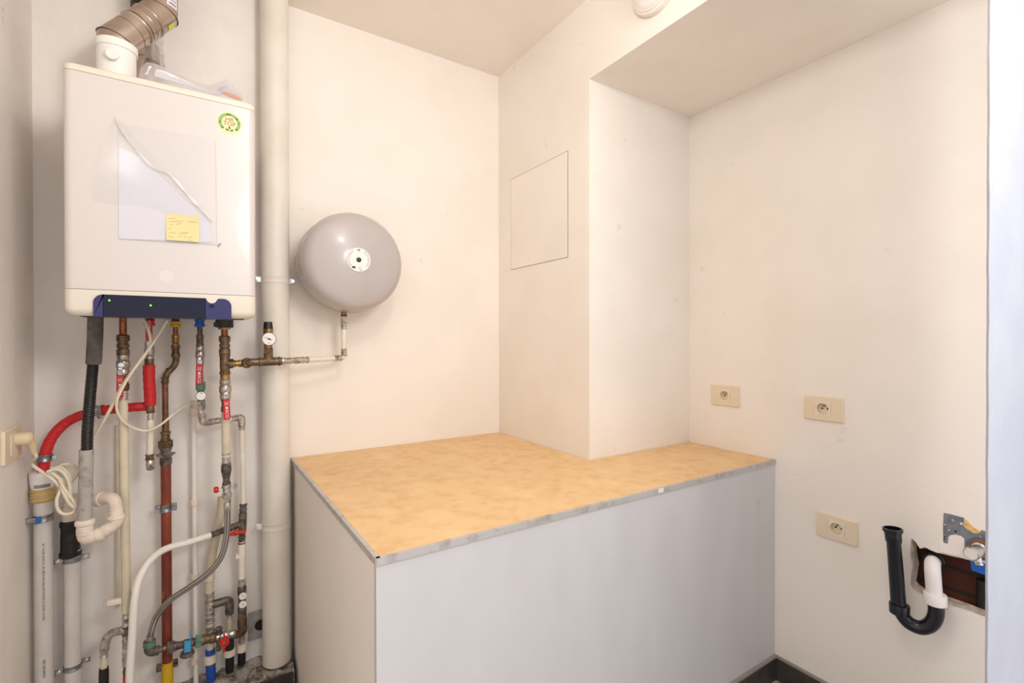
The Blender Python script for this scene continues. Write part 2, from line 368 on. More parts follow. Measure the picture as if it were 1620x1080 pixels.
# right wall with the broken opening
HP = [(1442.8, 851.7), (1449, 857), (1455.5, 867.5), (1464, 866), (1472, 869.5), (1482, 874), (1496, 877), (1512, 880), (1528, 884.5), (1545, 889), (1600, 897),
      (1600, 988), (1565, 976.5), (1534, 965), (1501, 953.6), (1478, 946), (1457, 938.5), (1446, 930), (1441.5, 924), (1443.5, 895), (1442, 872)]
hole = [PX(x, y, XR) for x, y in HP]
def wall_with_hole(x, rings, outer):
    mb_ = MB(); bm = mb_.bm
    def loop(pts):
        vs = [bm.verts.new((x, p[0], p[1])) for p in pts]; return vs, [bm.edges.new((vs[i], vs[(i+1) % len(vs)])) for i in range(len(vs))]
    edges = loop(outer)[1]
    for r in rings: edges += loop(r)[1]
    bmesh.ops.triangle_fill(bm, edges=edges, use_beauty=True)
    for f in list(bm.faces):                                  # keep the opening open
        c = f.calc_center_median(); hit = False
        for r in rings:
            ins = False; j = len(r)-1
            for i in range(len(r)):
                if (r[i][1] > c.z) != (r[j][1] > c.z) and c.y < (r[j][0]-r[i][0])*(c.z-r[i][1])/(r[j][1]-r[i][1])+r[i][0]: ins = not ins
                j = i
            hit = hit or ins
        if hit: bm.faces.remove(f)
    ret = bmesh.ops.extrude_face_region(bm, geom=list(bm.faces))
    for v in [g for g in ret['geom'] if isinstance(g, bmesh.types.BMVert)]: v.co.x += .035
    return mb_
SOCK = [(1.2812, 1.111), (.883, 1.1015), (.837, .6737)]
struct('wall_right', wall_with_hole(XR, [[(p.y, p.z) for p in hole]]+[[(y+a*.03, z+b*.03) for a, b in ((1, 1), (-1, 1), (-1, -1), (1, -1))] for y, z in SOCK], [(.35, 0), (YR, 0), (YR, ZS), (.35, ZS)]), 'wall')
# broken plaster lip around the opening
lip = MB(); n = len(hole); cen = sum(hole, Vector())/n; rg = []
for k, off, dx in ((0, .0018, -.0012), (1, .0, -.0016), (2, -.003, .012), (3, -.005, .034)):
    ring = []
    for i, p in enumerate(hole):
        d = (p-cen); d.x = 0; d.normalize(); jit = .0016*math.sin(i*2.3+k*1.7)
        ring.append(p+d*(off+jit)+E1*dx)
    rg.append(ring)
lip.rings(rg, cap=False); struct('trim_1', lip, 'gypsum')
struct('wall_right_brick', MB().box(XR+.075, XR+.2, .35, YR, .2, 1.6), 'brick')
# wall in front of the camera's right: outer face of the door opening
mb_ = MB(); zs = [ZC*i/90 for i in range(91)]
def jx(z): return 1.111+.0016*math.sin(z*37)+.0011*math.sin(z*91+1)+(.0025 if abs(z-.52) < .05 else 0)
mb_.rings([[(jx(z), YJ, z), (jx(z)+.004, YJ+.004, z), (1.537, YJ+.1, z), (1.62, YJ+.1, z), (1.62, YJ, z)] for z in zs])
struct('wall_front', mb_, 'jamb')
# mortar kerb along the foot of the back wall, where the pipes go in
mb_ = MB(); nx, ny = 60, 12; kx0, kx1 = XL-.04, .31
rnd = random.Random(3)
def kz(i, j): return .088+.008*math.sin(i*.9)*math.cos(j*1.1)+rnd.uniform(-.006, .006)+.012*(j/ny)**3
top = [[mb_.bm.verts.new((kx0+(kx1-kx0)*i/nx, 2.03+(YB-2.03)*j/ny, kz(i, j))) for j in range(ny+1)] for i in range(nx+1)]
for i in range(nx):
    for j in range(ny): mb_.bm.faces.new((top[i][j], top[i+1][j], top[i+1][j+1], top[i][j+1]))
fr = [mb_.bm.verts.new((kx0+(kx1-kx0)*i/nx, 2.03, 0)) for i in range(nx+1)]
for i in range(nx): mb_.bm.faces.new((fr[i], fr[i+1], top[i+1][0], top[i][0]))
struct('trim_2', mb_, 'mortar')
struct('baseboard_back', MB().box(.02, .305, 2.02, 2.03, 0, .082), 'tile', bevel=.0015)
# skirting tiles
struct('baseboard_right', MB().box(XR-.011, XR, YJ+.1, YF-.012, 0, .088), 'tile', bevel=.001)
struct('trim_3', MB().box(XR-.011, XR, YJ+.1, YF-.012, .088, .096), 'tiletop')
struct('baseboard_front', MB().box(XB+.01, XR, YF-.012, YF-.001, 0, .088), 'tile', bevel=.001)
struct('trim_4', MB().box(XB+.01, XR-.0005, YF-.012, YF-.001, .088, .096), 'tiletop')

# ------------------------------------------------------------------ boxed-in ledge and its board
t = thing('boxed_ledge', 'white painted boxed-in casing under the tan board, reaching down to the floor', 'boxing')
XBK = .322
obj('front_panel', MB().box(XB-.004, XR-.001, YF, YF+.018, 0, ZT-.016), 'box', t, bevel=.0015)
obj('side_panel', MB().prism([(XB, YF+.018, 0), (XB+.018, YF+.018, 0), (XBK+.018, YB-.002, 0), (XBK, YB-.002, 0)], (0, 0, ZT-.016)), 'wall', t, label='left side panel beside the drain pipe, warm white paint standing in for light')  # lighter than the front panel: the extra paint brightness stands in for light
settle(t)
t = thing('ledge_board', 'tan hardboard top of the boxed-in ledge with grey edge trims', 'worktop')
obj('board', MB().prism([(XB-.002, YF-.002, ZT-.016), (XR-.002, YF-.002, ZT-.016), (XR-.002, YR-.002, ZT-.016), (XC+.006, YR-.002, ZT-.016), (XC-.002, YR+.01, ZT-.016), (XC-.002, YB-.002, ZT-.016), (XBK, YB-.002, ZT-.016)], (0, 0, .016)), 'hard', t)
def angle_trim(a, b, side, h=.0155, wd=.009, y=0):
    a, b = Vector(a), Vector(b); s = Vector(side); mb_ = MB(); e = .0022
    sec = [s*e, s*e-EZ*h, -EZ*h, Vector(), -s*wd, -s*wd+EZ*.0012, s*e+EZ*.0012]
    mb_.rings([[a+p for p in sec], [b+p for p in sec]]); return mb_
xm = PZ(1053, 775, ZT).x
obj('edge_trim', angle_trim((XB-.004, YF-.002, ZT), (xm, YF-.002, ZT), (0, -1, 0)), 'alu', t)
obj('edge_trim', angle_trim((xm+.004, YF-.002, ZT), (XR-.003, YF-.002, ZT), (0, -1, 0)), 'alu', t)
obj('edge_trim', angle_trim((XB-.004, YF-.002, ZT), (XBK-.003, YB-.003, ZT), (-1, -.01, 0)), 'alu', t)
obj('joint_tape', MB().box(xm-.012, xm+.012, YF-.0048, YF-.004, ZT-.013, ZT+.0016), 'label', t, label='white tape over the joint of the front trim')
settle(t)

# ------------------------------------------------------------------ access panel, lamp, sockets
t = thing('access_panel', 'square flush white access hatch in the narrow wall beside the alcove', 'hatch')
obj('seam', MB().box(XC-.0006, XC+.002, 1.5985, 2.0445, 1.7045, 2.1545), 'steel_seam', t, label='thin dark gap around the hatch')
obj('hatch_door', MB().box(XC-.0012, XC+.002, 1.6005, 2.0425, 1.7065, 2.1525), 'wall', t)
settle(t)
t = thing('bulkhead_lamp', 'round white bulkhead lamp on the lintel wall above the alcove', 'lamp')
lc = Vector((XC, 1.120, 2.568))
obj('lamp_base', MB().lathe([(0, .104), (.012, .106), (.020, .103), (.025, .094)], lc, -E1, 48), 'lampw', t)
obj('lamp_cover', MB().lathe([(.022, .092), (.027, .091), (.036, .081), (.043, .060), (.046, .032), (.047, .0)], lc, -E1, 48, cap=False), 'lampglass', t, smooth=60)
obj('lamp_ring', MB().lathe([(.019, .097), (.027, .096), (.030, .091), (.027, .089)], lc, -E1, 48, cap=False), 'lampw', t, smooth=50)
for a in (-.75, 2.3):
    p = lc+Vector((-.021, math.sin(a)*.099, -math.cos(a)*.099))
    obj('screw', MB().lathe([(0, .004), (.006, .004), (.007, .002)], p, -E1, 10), 'hole', t)
settle(t)
def wall_socket(y, z, label):
    t = thing('wall_socket', label, 'socket', 'ivory sockets on the right wall')
    w2, h2, x = .0675, .0435, XR
    rrp = []
    for cy, cz, a0 in ((w2-.005, h2-.005, 0), (-w2+.005, h2-.005, 90), (-w2+.005, -h2+.005, 180), (w2-.005, -h2+.005, 270)):
        for k in range(5): a = math.radians(a0+k*22.5); rrp.append((cy+.005*math.cos(a), cz+.005*math.sin(a)))
    q = .027; N = 32; R = .0205; mb_ = MB()
    def fit_sq(ring, h): return [(a*h/max(abs(a), abs(b)), b*h/max(abs(a), abs(b))) for a, b in ring]
    inner = fit_sq(rrp, q+.0009)
    obj('cover_plate', MB().rings([[(x, y+a, z+b) for a, b in rrp], [(x-.007, y+a, z+b) for a, b in rrp], [(x-.0095, y+a*.965, z+b*.95) for a, b in rrp],
        [(x-.0097, y+a, z+b) for a, b in inner], [(x+.004, y+a, z+b) for a, b in inner]], cap=False), 'socket', t)
    # insert with a round dish
    circ = [(R*math.cos(2*PI*k/N), R*math.sin(2*PI*k/N)) for k in range(N)]
    sqp = fit_sq(circ, q)
    c2 = [(a*.9, b*.9) for a, b in circ]
    rings = [[(x+.004, y+a, z+b) for a, b in sqp], [(x-.0105, y+a, z+b) for a, b in sqp], [(x-.0112, y+a*.985, z+b*.985) for a, b in sqp], [(x-.0112, y+a, z+b) for a, b in circ], [(x+.010, y+a, z+b) for a, b in c2]]
    mb_.rings(rings, cap=False); mb_.bm.faces.new([mb_.bm.verts.new(v) for v in rings[-1]])
    ino = obj('socket_insert', mb_, 'socketin', t)
    for s in (-1, 1): obj('pin_hole', MB().lathe([(0, .0033), (.0006, .0033)], (x+.0098, y+s*.0095, z-.001), -E1, 12), 'hole', ino)
    obj('earth_pin', MB().lathe([(0, .0024), (.016, .0024), (.018, .0012)], (x+.009, y, z+.010), -E1, 12), 'nickel', ino)
    settle(t); return t
wall_socket(1.2812, 1.111, 'ivory wall socket just above the far end of the tan board')
wall_socket(.883, 1.1015, 'ivory wall socket on the right wall, higher of the two near the black trap')
wall_socket(.837, .6737, 'ivory wall socket low on the right wall beside the black trap')

# ------------------------------------------------------------------ boiler
BX0, BX1, BY, BZ0, BZ1 = -.2955, .1545, 1.7125, 1.4235, 2.0935
def plan(x0, x1, y0, y1, r, n=6):
    p = [(x0, y1)]
    for k in range(n+1): a = PI+k*PI/2/n; p.append((x0+r+r*math.cos(a), y0+r+r*math.sin(a)))
    for k in range(n+1): a = 1.5*PI+k*PI/2/n; p.append((x1-r+r*math.cos(a), y0+r+r*math.sin(a)))
    return p+[(x1, y1)]
def inset(pl, e, y1):
    return [(x+(e if x < (BX0+BX1)/2 else -e), min(y+e, y1) if y < y1-1e-6 else y) for x, y in pl]
def body(z0, z1, e0=0, e1=0, bot=0, top=0, y1=YB-.002):
    pl = plan(BX0, BX1, BY, y1, .02); rings = []
    if bot:
        for k in range(6): a = PI/2*k/5; rings.append([(x, y, z0+bot-bot*math.cos(a)) for x, y in inset(pl, e0+bot*(1-math.sin(a)), y1)])
    else: rings.append([(x, y, z0) for x, y in inset(pl, e0, y1)])
    if top:
        for k in range(5): a = PI/2*k/4; rings.append([(x, y, z1-top+top*math.sin(a)) for x, y in inset(pl, e0+top*(1-math.cos(a)), y1)])
    else: rings.append([(x, y, z1) for x, y in inset(pl, e1 or e0, y1)])
    return MB().rings(rings)
boiler = t = thing('wall_boiler', 'white wall-hung gas boiler with dark blue control strip above the pipes', 'boiler')
ZL = P(99, 456, BY).z; ZT2 = BZ1-.0205
obj('top_cap', body(ZT2+.0012, BZ1, .0, 0, 0, .007), 'cream', t, label='cream strip along the top edge')
obj('casing', body(ZL+.0012, ZT2, .0), 'enamel', t)
obj('inner_frame', body(ZL-.004, ZT2+.004, .003), 'under', t, label='dark gap between the casing and its trims')
obj('lower_trim', body(BZ0, ZL, 0, 0, .022, y1=BY+.10), 'cream', t, label='cream lower trim around the control strip')
obj('underside', MB().box(BX0+.03, BX1-.03, BY+.02, BY+.10, BZ0-.001, BZ0+.02), 'under', t)
def bz(px, py): p = P(px, py, BY-.003); return p.x, p.z
cxl, ct = bz(147.5, 465); cxr, _ = bz(366, 477); _, cb = bz(160, 502)
cb = BZ0-.002
def rtop(x0, x1, z0, z1, rl, rr, n=6):
    p = [(x0, z0), (x1, z0)]
    if rr: p += [(x1-rr+rr*math.cos(PI/2*k/n), z1-rr+rr*math.sin(PI/2*k/n)) for k in range(n+1)]
    else: p += [(x1, z1)]
    if rl: p += [(x0+rl-rl*math.sin(PI/2*k/n), z1-rl+rl*math.cos(PI/2*k/n)) for k in range(n+1)]
    else: p += [(x0, z1)]
    return p
xa, xb = bz(163, 480)[0], bz(325, 480)[0]
nx0, nx1 = bz(327, 478)[0], bz(343, 478)[0]; nd = .012
def panel(poly, y=BY-.006, th=.04): return MB().prism([(x, y, z) for x, z in poly], (0, th, 0))
obj('control_panel', panel(rtop(xa+.0003, xb-.0003, cb, ct, 0, 0)), 'navy', t, bevel=.0012)
obj('panel_end', panel(rtop(cxl, xa, cb, ct, .022, 0)), 'navy2', t, bevel=.0012, label='violet left end of the control strip')
nm = (nx0+nx1)/2
ep = [(xb, cb), (cxr, cb)]+[(cxr-.022+.022*math.cos(PI/2*k/6), ct-.022+.022*math.sin(PI/2*k/6)) for k in range(7)]
ep += [(nx1+.004, ct), (nx1, ct-.005), (nx1-.004, ct-nd), (nm, ct-nd-.003), (nx0+.004, ct-nd), (nx0, ct-.005), (nx0-.002, ct), (xb, ct)]
obj('panel_end', panel(ep), 'navy2', t, bevel=.0012, label='violet right end of the control strip with a thumb notch')
obj('thumb_notch', MB().box(nx0-.002, nx1+.004, BY-.0035, BY+.01, ct-.02, ct-.0005), 'cream', t, label='cream thumb notch')
obj('knob_recess', MB().lathe([(0, .006), (.0006, .006)], P(335, 484, BY-.0063), (0, -1, 0), 20), 'navy', t)
for p in ((173, 475), (238.5, 483)): obj('indicator_light', MB().lathe([(0, .0022), (.0008, .0022)], P(p[0], p[1], BY-.0062), (0, -1, 0), 10), 'led', t, label='small green light')
obj('pressed_logo', MB().lathe([(0, .018), (.0004, .0176)], P(263, 437, BY), (0, -1, 0), 32), 'markw', t, label='faint round mark low on the front')
# round efficiency sticker
sc = P(363, 194.5, BY); y0 = BY
stk = obj('round_sticker', MB().lathe([(0, .034), (.0005, .0338)], sc, (0, -1, 0), 48), 'creamst', t, label='round cream and green efficiency sticker')
def arc(r0, r1, a0, a1, y, n=40):
    mb_ = MB(); A = [a0+(a1-a0)*k/n for k in range(n+1)]
    mb_.rings([[(sc.x+r*math.sin(a), yy, sc.z+r*math.cos(a)) for r, yy in ((r0, y), (r1, y), (r1, y-.0003), (r0, y-.0003))] for a in A]); return mb_
obj('green_ring', arc(.0215, .0285, -2.45, 2.45, y0-.0005), 'inkg', stk)
for a0, a1 in ((-2.2, -1.75), (-1.55, -.35), (.15, .75), (1.05, 1.35), (1.5, 2.2)): obj('ring_lettering', arc(.0238, .0262, a0, a1, y0-.0008), 'inkl', stk)
text('lettering', 'HR', .017, sc+Vector((0, -.0007, .0095)), E1, EZ, 'inkr', stk)
text('lettering', 'TOP', .017, sc+Vector((.0, -.0007, -.0035)), E1, EZ, 'inkr', stk)
def leaf(c, ax, l, w_):
    a = Vector(ax).normalized(); s = Vector((a.z, 0, -a.x)); c = Vector(c); n = 8
    p = [c+a*l*(k/n)+s*w_*math.sin(PI*k/n) for k in range(n+1)]+[c+a*l*(k/n)-s*w_*math.sin(PI*k/n) for k in range(n-1, 0, -1)]
    return MB().prism(p, (0, -.0004, 0))
for ax, l, dx in ((( 0, 0, 1), .011, 0), ((1, 0, .45), .0115, .0008), ((-1, 0, .45), .0115, -.0008)):
    obj('leaf', leaf(sc+Vector((dx, -.0006, -.0245 if dx else -.0205)), ax, l, .0032), 'inkg', stk)
settle(t)

# plastic document sleeve taped on the front, its loose flap, the paper in it, the note
t = thing('plastic_sleeve', 'torn clear plastic document sleeve taped to the boiler front', 'sleeve')
def sheet(pts, off, n=10, m=10):
    """four-corner curved sheet: pts TL, TR, BR, BL in pixels, off(u, v) = distance off the boiler front"""
    a, b, c, d = [P(x, y, BY) for x, y in pts]; mb_ = MB(); R = []
    for i in range(n+1):
        v = i/n; r = []
        for j in range(m+1):
            u = j/m; p = (a*(1-u)+b*u)*(1-v)+(d*(1-u)+c*u)*v; r.append(mb_.bm.verts.new(p-EY*off(u, v)))
        R.append(r)
    for i in range(n):
        for j in range(m): mb_.bm.faces.new((R[i][j], R[i][j+1], R[i+1][j+1], R[i+1][j]))
    return mb_
obj('back_sheet', sheet([(186, 194), (341, 220), (343, 388), (188, 378)], lambda u, v: .0012), 'film', t)
def paper_poly(pp, y): return MB().prism([P(x, yy, BY-y) for x, yy in pp], (0, -.0003, 0))
obj('paper', paper_poly([(188, 232), (222, 248), (262, 285), (305, 328), (330, 350), (338, 384), (188, 377)], .0016), 'paperb', t, label='bluish paper showing under the film')
fl = sheet([(177, 194), (190, 190), (338, 352), (146, 318)], lambda u, v: .004+.02*math.sin(PI*min(1, v))*(1-u*.8)+.004*math.sin(5*u+3*v), 16, 16)
obj('loose_flap', fl, 'film', t, smooth=80, label='loose film flap folded over to the left')
cr = MB(); pts = [(181, 184), (196, 212), (238, 262), (268, 276), (300, 312), (326, 340), (336, 352)]
L = spline([P(x, y, BY-.006) for x, y in pts], 6); wd = [.0015+.005*math.sin(PI*min(1, i/(len(L)-1)))*(.6+.4*math.sin(i*1.3)) for i in range(len(L))]
cr.rings([[p+Vector((-.7*w_, 0, -.5*w_)), p+Vector((0, -.003, 0)), p+Vector((.7*w_, 0, .5*w_))] for p, w_ in zip(L, wd)], cap=False, closed=False)
obj('crease', cr, 'filmfold', t, smooth=80, label='shiny crease along the torn edge')
for a, b in (((186, 194), (188, 378)), ((188, 377), (344, 387)), ((341, 222), (343, 388))):
    obj('taped_edge', MB().tube([P(a[0], a[1], BY-.0016), P((a[0]+b[0])/2+.6, (a[1]+b[1])/2+.8, BY-.0016), P(b[0], b[1], BY-.0016)], .0009, 6), 'filmfold', t)
obj('paper_corner', paper_poly([(345, 386), (351, 384), (345, 392)], .0015), 'print', t)
settle(t)
t = thing('sticky_note', 'yellow handwritten sticky note on the plastic sleeve', 'note')
nq = [(262.5, 337), (315, 342), (315.5, 384), (263, 380)]
obj('note_sheet', sheet(nq, lambda u, v: .003+.005*v*v, 8, 4), 'note', t, smooth=80)
rn = random.Random(5)
def scribble(x0, x1, y, amp):
    n = max(4, int((x1-x0)/1.3)); pts = []
    for k in range(n):
        v = (y-338)/44; pts.append(P(x0+(x1-x0)*k/(n-1), y+rn.uniform(-amp, amp), BY-.0036-.005*v*v))
    return MB().tube(pts, .0004, 5)
for x0, x1, y, a in ((267, 277, 344.5, 1.4), (268, 290, 350, .9), (296, 313, 351, 1.3), (270, 274, 354.5, 1.5), (279, 287, 354.5, 1.4), (267, 270, 362, 1.2), (267, 278, 368, 1.2), (285, 299, 368.5, 1.8), (267, 275, 374, 1.4), (283, 287, 374, 2), (291, 295, 374, 2), (298, 304, 375.5, 1), (297, 306, 379.5, 1.3)):
    obj('handwriting', scribble(x0, x1, y, a), 'pen', t)
settle(t)

# ------------------------------------------------------------------ flue on top of the boiler
FY = 1.925
t = thing('flue_pipe', 'stainless steel elbow flue rising from the white collar on the boiler', 'flue')
c0 = P(184.5, 112, FY); r0 = rad(184.5, FY, 65)*1.02
fc = Vector((c0.x, FY, 0)); zr = P(184, 77, FY).z
def fz(z): return fc+EZ*z
col = obj('collar', MB().lathe([(0, r0*.97), (zr-BZ1-.012, r0*.97), (zr-BZ1-.010, r0*1.05), (zr-BZ1+.010, r0*1.06), (zr-BZ1+.013, r0*1.0)], fz(BZ1-.0005), EZ, 40), 'collar', t, label='white plastic collar')
kn = P(184, 100, FY); kp = Vector((kn.x, FY-r0*.93, kn.z))
obj('test_plug', MB().lathe([(0, .012), (.012, .012), (.014, .0175), (.018, .0175), (.020, .015)], kp+Vector((-.001, .004, 0)), (-.12, -1, 0), 24), 'collar', col)
pz0, pA, pB = fz(zr), None, Vector(P(254, 21, FY+.05)); pA = Vector((fc.x, FY, P(184, 66, FY).z))
pC = pB+EZ*.45; rs = r0*.95
obj('steel_elbow', MB().mitre([pz0, pA, pB, pC], rs, 48), 'steel', t, smooth=50)
dAB = (pB-pA).normalized(); LAB = (pB-pA).length
def bead(f, w_, h, m='steel'): 
    o = pA+dAB*(LAB*f)
    obj('pipe_bead', MB().lathe([(-w_, rs), (-w_*.5, rs+h), (w_*.5, rs+h), (w_, rs)], o, dAB, 48, cap=False), m, t, smooth=60)
bead(.46, .005, .0035); bead(.50, .0016, .001, 'steel_seam'); bead(.29, .0009, .0006, 'steel_seam'); bead(.72, .004, .003); bead(.60, .003, .0012)
def mseam(p, d1, d2):
    nrm = (d1+d2).normalized(); a, u, v = frame(d1); ring = []
    for k in range(49):
        q = 2*PI*k/48; b = p+(u*math.cos(q)+v*math.sin(q))*(rs+.0004); ring.append(b+d1*((p-b).dot(nrm)/d1.dot(nrm)))
    obj('weld_seam', MB().tube(ring, .0011, 6), 'steel_seam', t)
mseam(pA, EZ, dAB); mseam(pB, dAB, EZ)
def patch(p, d, a0, a1, l0, l1, m, name, lab):                # sticker wrapped on a pipe
    a, u, v = frame(d); n = 10; mb_ = MB(); R = rs+.0006
    rr_ = [[p+a*l+(u*math.cos(q)+v*math.sin(q))*R for q in (a0+(a1-a0)*k/n for k in range(n+1))] for l in (l0, l1)]
    mb_.rings(rr_, cap=False, closed=False); return obj(name, mb_, m, t, label=lab)
camd = (CAM-pB).normalized()
def aim(o, d, px, py):                                        # where on a pipe's skin the sticker sits
    a, u, v = frame(d); best = None
    for i in range(-40, 41):
        for k in range(120):
            q = 2*PI*k/120; rd = u*math.cos(q)+v*math.sin(q); p = o+a*(i*.003)+rd*rs
            if rd.dot(CAM-p) < 0: continue
            r = p-CAM; dd = r.dot(FW); e = (810+F_PX*r.dot(RT)/dd-px)**2+(540-F_PX*r.dot(UP)/dd-py)**2
            if best is None or e < best[0]: best = (e, i*.003, q)
    return best[1], best[2]
l_, q_ = aim(pB, dAB, 271, 42)
patch(pB, dAB, q_-.20, q_+.20, l_-.014, l_+.012, 'lime', 'lime_sticker', 'small lime sticker')
a_, u_, v_ = frame(EZ); bz_ = math.atan2(camd.dot(v_), camd.dot(u_))
bl = patch(pB+EZ*.0, EZ, bz_+.35, bz_+1.15, .012, .12, 'paper', 'barcode_label', 'white barcode label')
for i in range(7):
    w_ = .0018 if i % 3 else .0032; z_ = .02+i*.012; mb_ = MB(); R = rs+.0011
    mb_.rings([[pB+EZ*l+(u_*math.cos(q)+v_*math.sin(q))*R for q in (bz_+.48+.06*k for k in range(10))] for l in (z_, z_+w_)], cap=False, closed=False)
    obj('barcode_line', mb_, 'ink', bl)
settle(t)
IY = 2.10
t = thing('air_intake_pipe', 'short steel air pipe behind the white flue collar', 'duct')
ix = P(234, 90, IY).x; ri = .034; zt = P(234, 72, IY).z
obj('duct_body', MB().lathe([(0, ri*1.25), (P(0+236, 110, IY).z-BZ1, ri*1.22), (P(236, 99, IY).z-BZ1, ri*1.0), (zt-BZ1, ri)], Vector((ix, IY, BZ1-.0005)), EZ, 36), 'steel', t)
obj('duct_seam', MB().lathe([(-.001, ri), (0, ri+.0012), (.001, ri)], Vector((ix, IY, P(236, 96, IY).z)), EZ, 36, cap=False), 'steel_seam', t)
settle(t)
o = obj('black_flue_duct', MB().lathe([(0, .040), (.3, .040), (.301, .037)], Vector((P(229, 10, 2.115).x, 2.115, P(231, 26, 2.115).z)), EZ, 36), 'black')
solo(o, 'black vertical duct on the wall behind the steel flue', 'duct')
# crumpled clear wrap around the steel stub
mb_ = MB(); rn = random.Random(11); zz = [P(248, y, IY).z for y in (62, 74, 86, 96, 106)]
rings = []
for i, z in enumerate(zz):
    rings.append([Vector((ix, IY, z))+Vector((math.cos(q), math.sin(q), 0))*(ri*1.08+.010*rn.random()+(.010 if i == 4 else 0)) for q in (-1.7+2.6*k/13 for k in range(14))])
mb_.rings(rings, cap=False, closed=False)
o = obj('plastic_wrap', mb_, 'filmbag', smooth=10); solo(o, 'crumpled clear plastic wrap hanging on the steel air pipe', 'wrap')
# bag of papers lying on the boiler
t = thing('document_bag', 'clear plastic bag of papers lying flat on top of the boiler', 'bag')
DY = 1.80
def slab(pts, Y, th, m, nm, lab=None, dy=0):
    return obj(nm, MB().prism([P(x, y, Y) for x, y in pts], (0, th, 0)), m, t, label=lab)
slab([(243, 120), (247, 109), (262, 113), (290, 126), (318, 138), (338, 148), (344, 150.5), (338, 149)], DY, .004, 'paper', 'paper_sheet')
slab([(229, 118), (236, 104), (240, 105), (233, 119)], DY-.004, .002, 'paper', 'paper_sheet')
slab([(338, 148), (345, 139), (358, 135), (367, 141), (366, 147), (350, 149)], DY+.03, .003, 'paperb', 'folded_sheet')
slab([(350, 145), (356, 144.5), (368, 148), (378, 153), (382, 157.5), (372, 156), (360, 151)], DY, .006, 'orange', 'orange_card', 'orange card at the right end of the bag')
mb_ = MB(); rn = random.Random(2)
top = [(222, 108), (232, 98), (244, 100), (262, 108), (285, 118), (312, 131), (330, 136), (345, 130), (360, 125), (370, 135), (384, 154)]
R1 = [P(x, y, DY+.02+rn.uniform(-.008, .008)) for x, y in top]
Fz = lambda p: Vector((p.x, p.y, BZ1+.001))
mb_.rings([[Vector((p.x, DY-.035, BZ1+.0012)), Vector((p.x, DY-.015, (BZ1+.001+p.z)/2+rn.uniform(0, .004))), p, Vector((p.x, p.y+.05, BZ1+.0015))] for p in R1], cap=False, closed=False)
obj('bag_film', mb_, 'filmbag', t, smooth=15)
settle(t)

# ------------------------------------------------------------------ big painted drain pipe
t = thing('drain_pipe', 'thick white painted vertical drain pipe between the boiler and the grey tank', 'pipe')
DP = Vector((.257, 2.10, 0)); DR = .0505
obj('pipe_body', MB().lathe([(.098, DR-.003), (.101, DR), (ZC, DR)], DP, EZ, 48), 'drain', t)
for py, m in ((441, 'drain'), (835, 'drain')):
    z = P(436, py, DP.y-DR).z
    c = clamp_ring(t, DP+EZ*z, DR, .028, m)
    for sx in ((-1, 1) if py == 441 else (-1,)):
        obj('clamp_ear', MB().box(DP.x+sx*(DR+.010)-.010, DP.x+sx*(DR+.010)+.010, DP.y-.006, DP.y+.006, z-.011, z+.011), 'galv' if py == 441 else 'drain', c, bevel=.001)
        bolt(c, DP+Vector((sx*(DR+.012), -.006, z)), 'chrome' if py == 441 else 'drain', .0065, .012)
settle(t)
t = thing('wall_socket', 'grey dusty wall socket half hidden behind the foot of the thick drain pipe', 'socket')
gx0, gx1 = P(393, 990, YB-.012).x, P(393, 990, YB-.012).x+.085; gz1, gz0 = P(396, 970, YB-.012).z, P(396, 1014, YB-.012).z
obj('cover_plate', MB().box(gx0, gx1, YB-.012, YB-.001, gz0, gz1), 'greybox', t, bevel=.004)
obj('inner_frame', MB().box(gx0+.008, gx1-.008, YB-.015, YB-.010, gz0+.010, gz1-.010), 'greybox', t, bevel=.002)
obj('socket_hole', MB().lathe([(0, .021), (.0006, .021)], ((gx0+gx1)/2, YB-.0152, (gz0+gz1)/2), (0, -1, 0), 28), 'hole', t)
settle(t)

# ------------------------------------------------------------------ expansion tank and its line
t = thing('expansion_tank', 'round grey expansion tank hanging on the wall right of the thick drain pipe', 'tank')
TX, TZ = .524, 1.666; TR = .196
prof = [(0, .03), (.004, .08), (.016, .135), (.036, .175), (.060, .193), (.078, TR), (.100, TR), (.1012, TR+.0025), (.1055, TR+.0025), (.1067, TR)]
prof += [(.180, TR)]
for k in range(1, 11): a = math.radians(68)*k/10; prof.append((.180+.055*math.sin(a), TR-.055+.055*math.cos(a)))
t1, r1 = prof[-1]; N = 12
for k in range(1, N): r = r1*(1-k/N); prof.append((t1+(.258-t1)*(1-(r/r1)**2), r))
prof.append((.258, 0))
obj('tank_shell', MB().lathe(prof, (TX, YB-.006, TZ), (0, -1, 0), 96), 'tank', t, smooth=60)
fy = YB-.006-.258
lb = obj('data_label', MB().lathe([(-.004, .046), (.0006, .046), (.0014, .03), (.0014, .012)], (TX, fy-.0006, TZ), (0, -1, 0), 48, cap=True), 'label', t, label='round white data label')
rn = random.Random(9)
for ring, cnt in ((.036, 26), (.0405, 30), (.031, 22)):
    for k in range(cnt):
        q = 2*PI*(k+.5)/cnt; dg = math.degrees(q) % 360
        if 60 < dg < 120 or 225 < dg < 320: continue
        c = Vector((TX+math.cos(q)*ring, fy-.0014, TZ+math.sin(q)*ring)); tt = Vector((-math.sin(q), 0, math.cos(q))); nn = Vector((math.cos(q), 0, math.sin(q)))
        l = rn.uniform(.002, .0038)
        obj('small_print', MB().prism([c-tt*l-nn*.0011, c+tt*l-nn*.0011, c+tt*l+nn*.0011, c-tt*l+nn*.0011], (0, -.0004, 0)), 'print', lb)
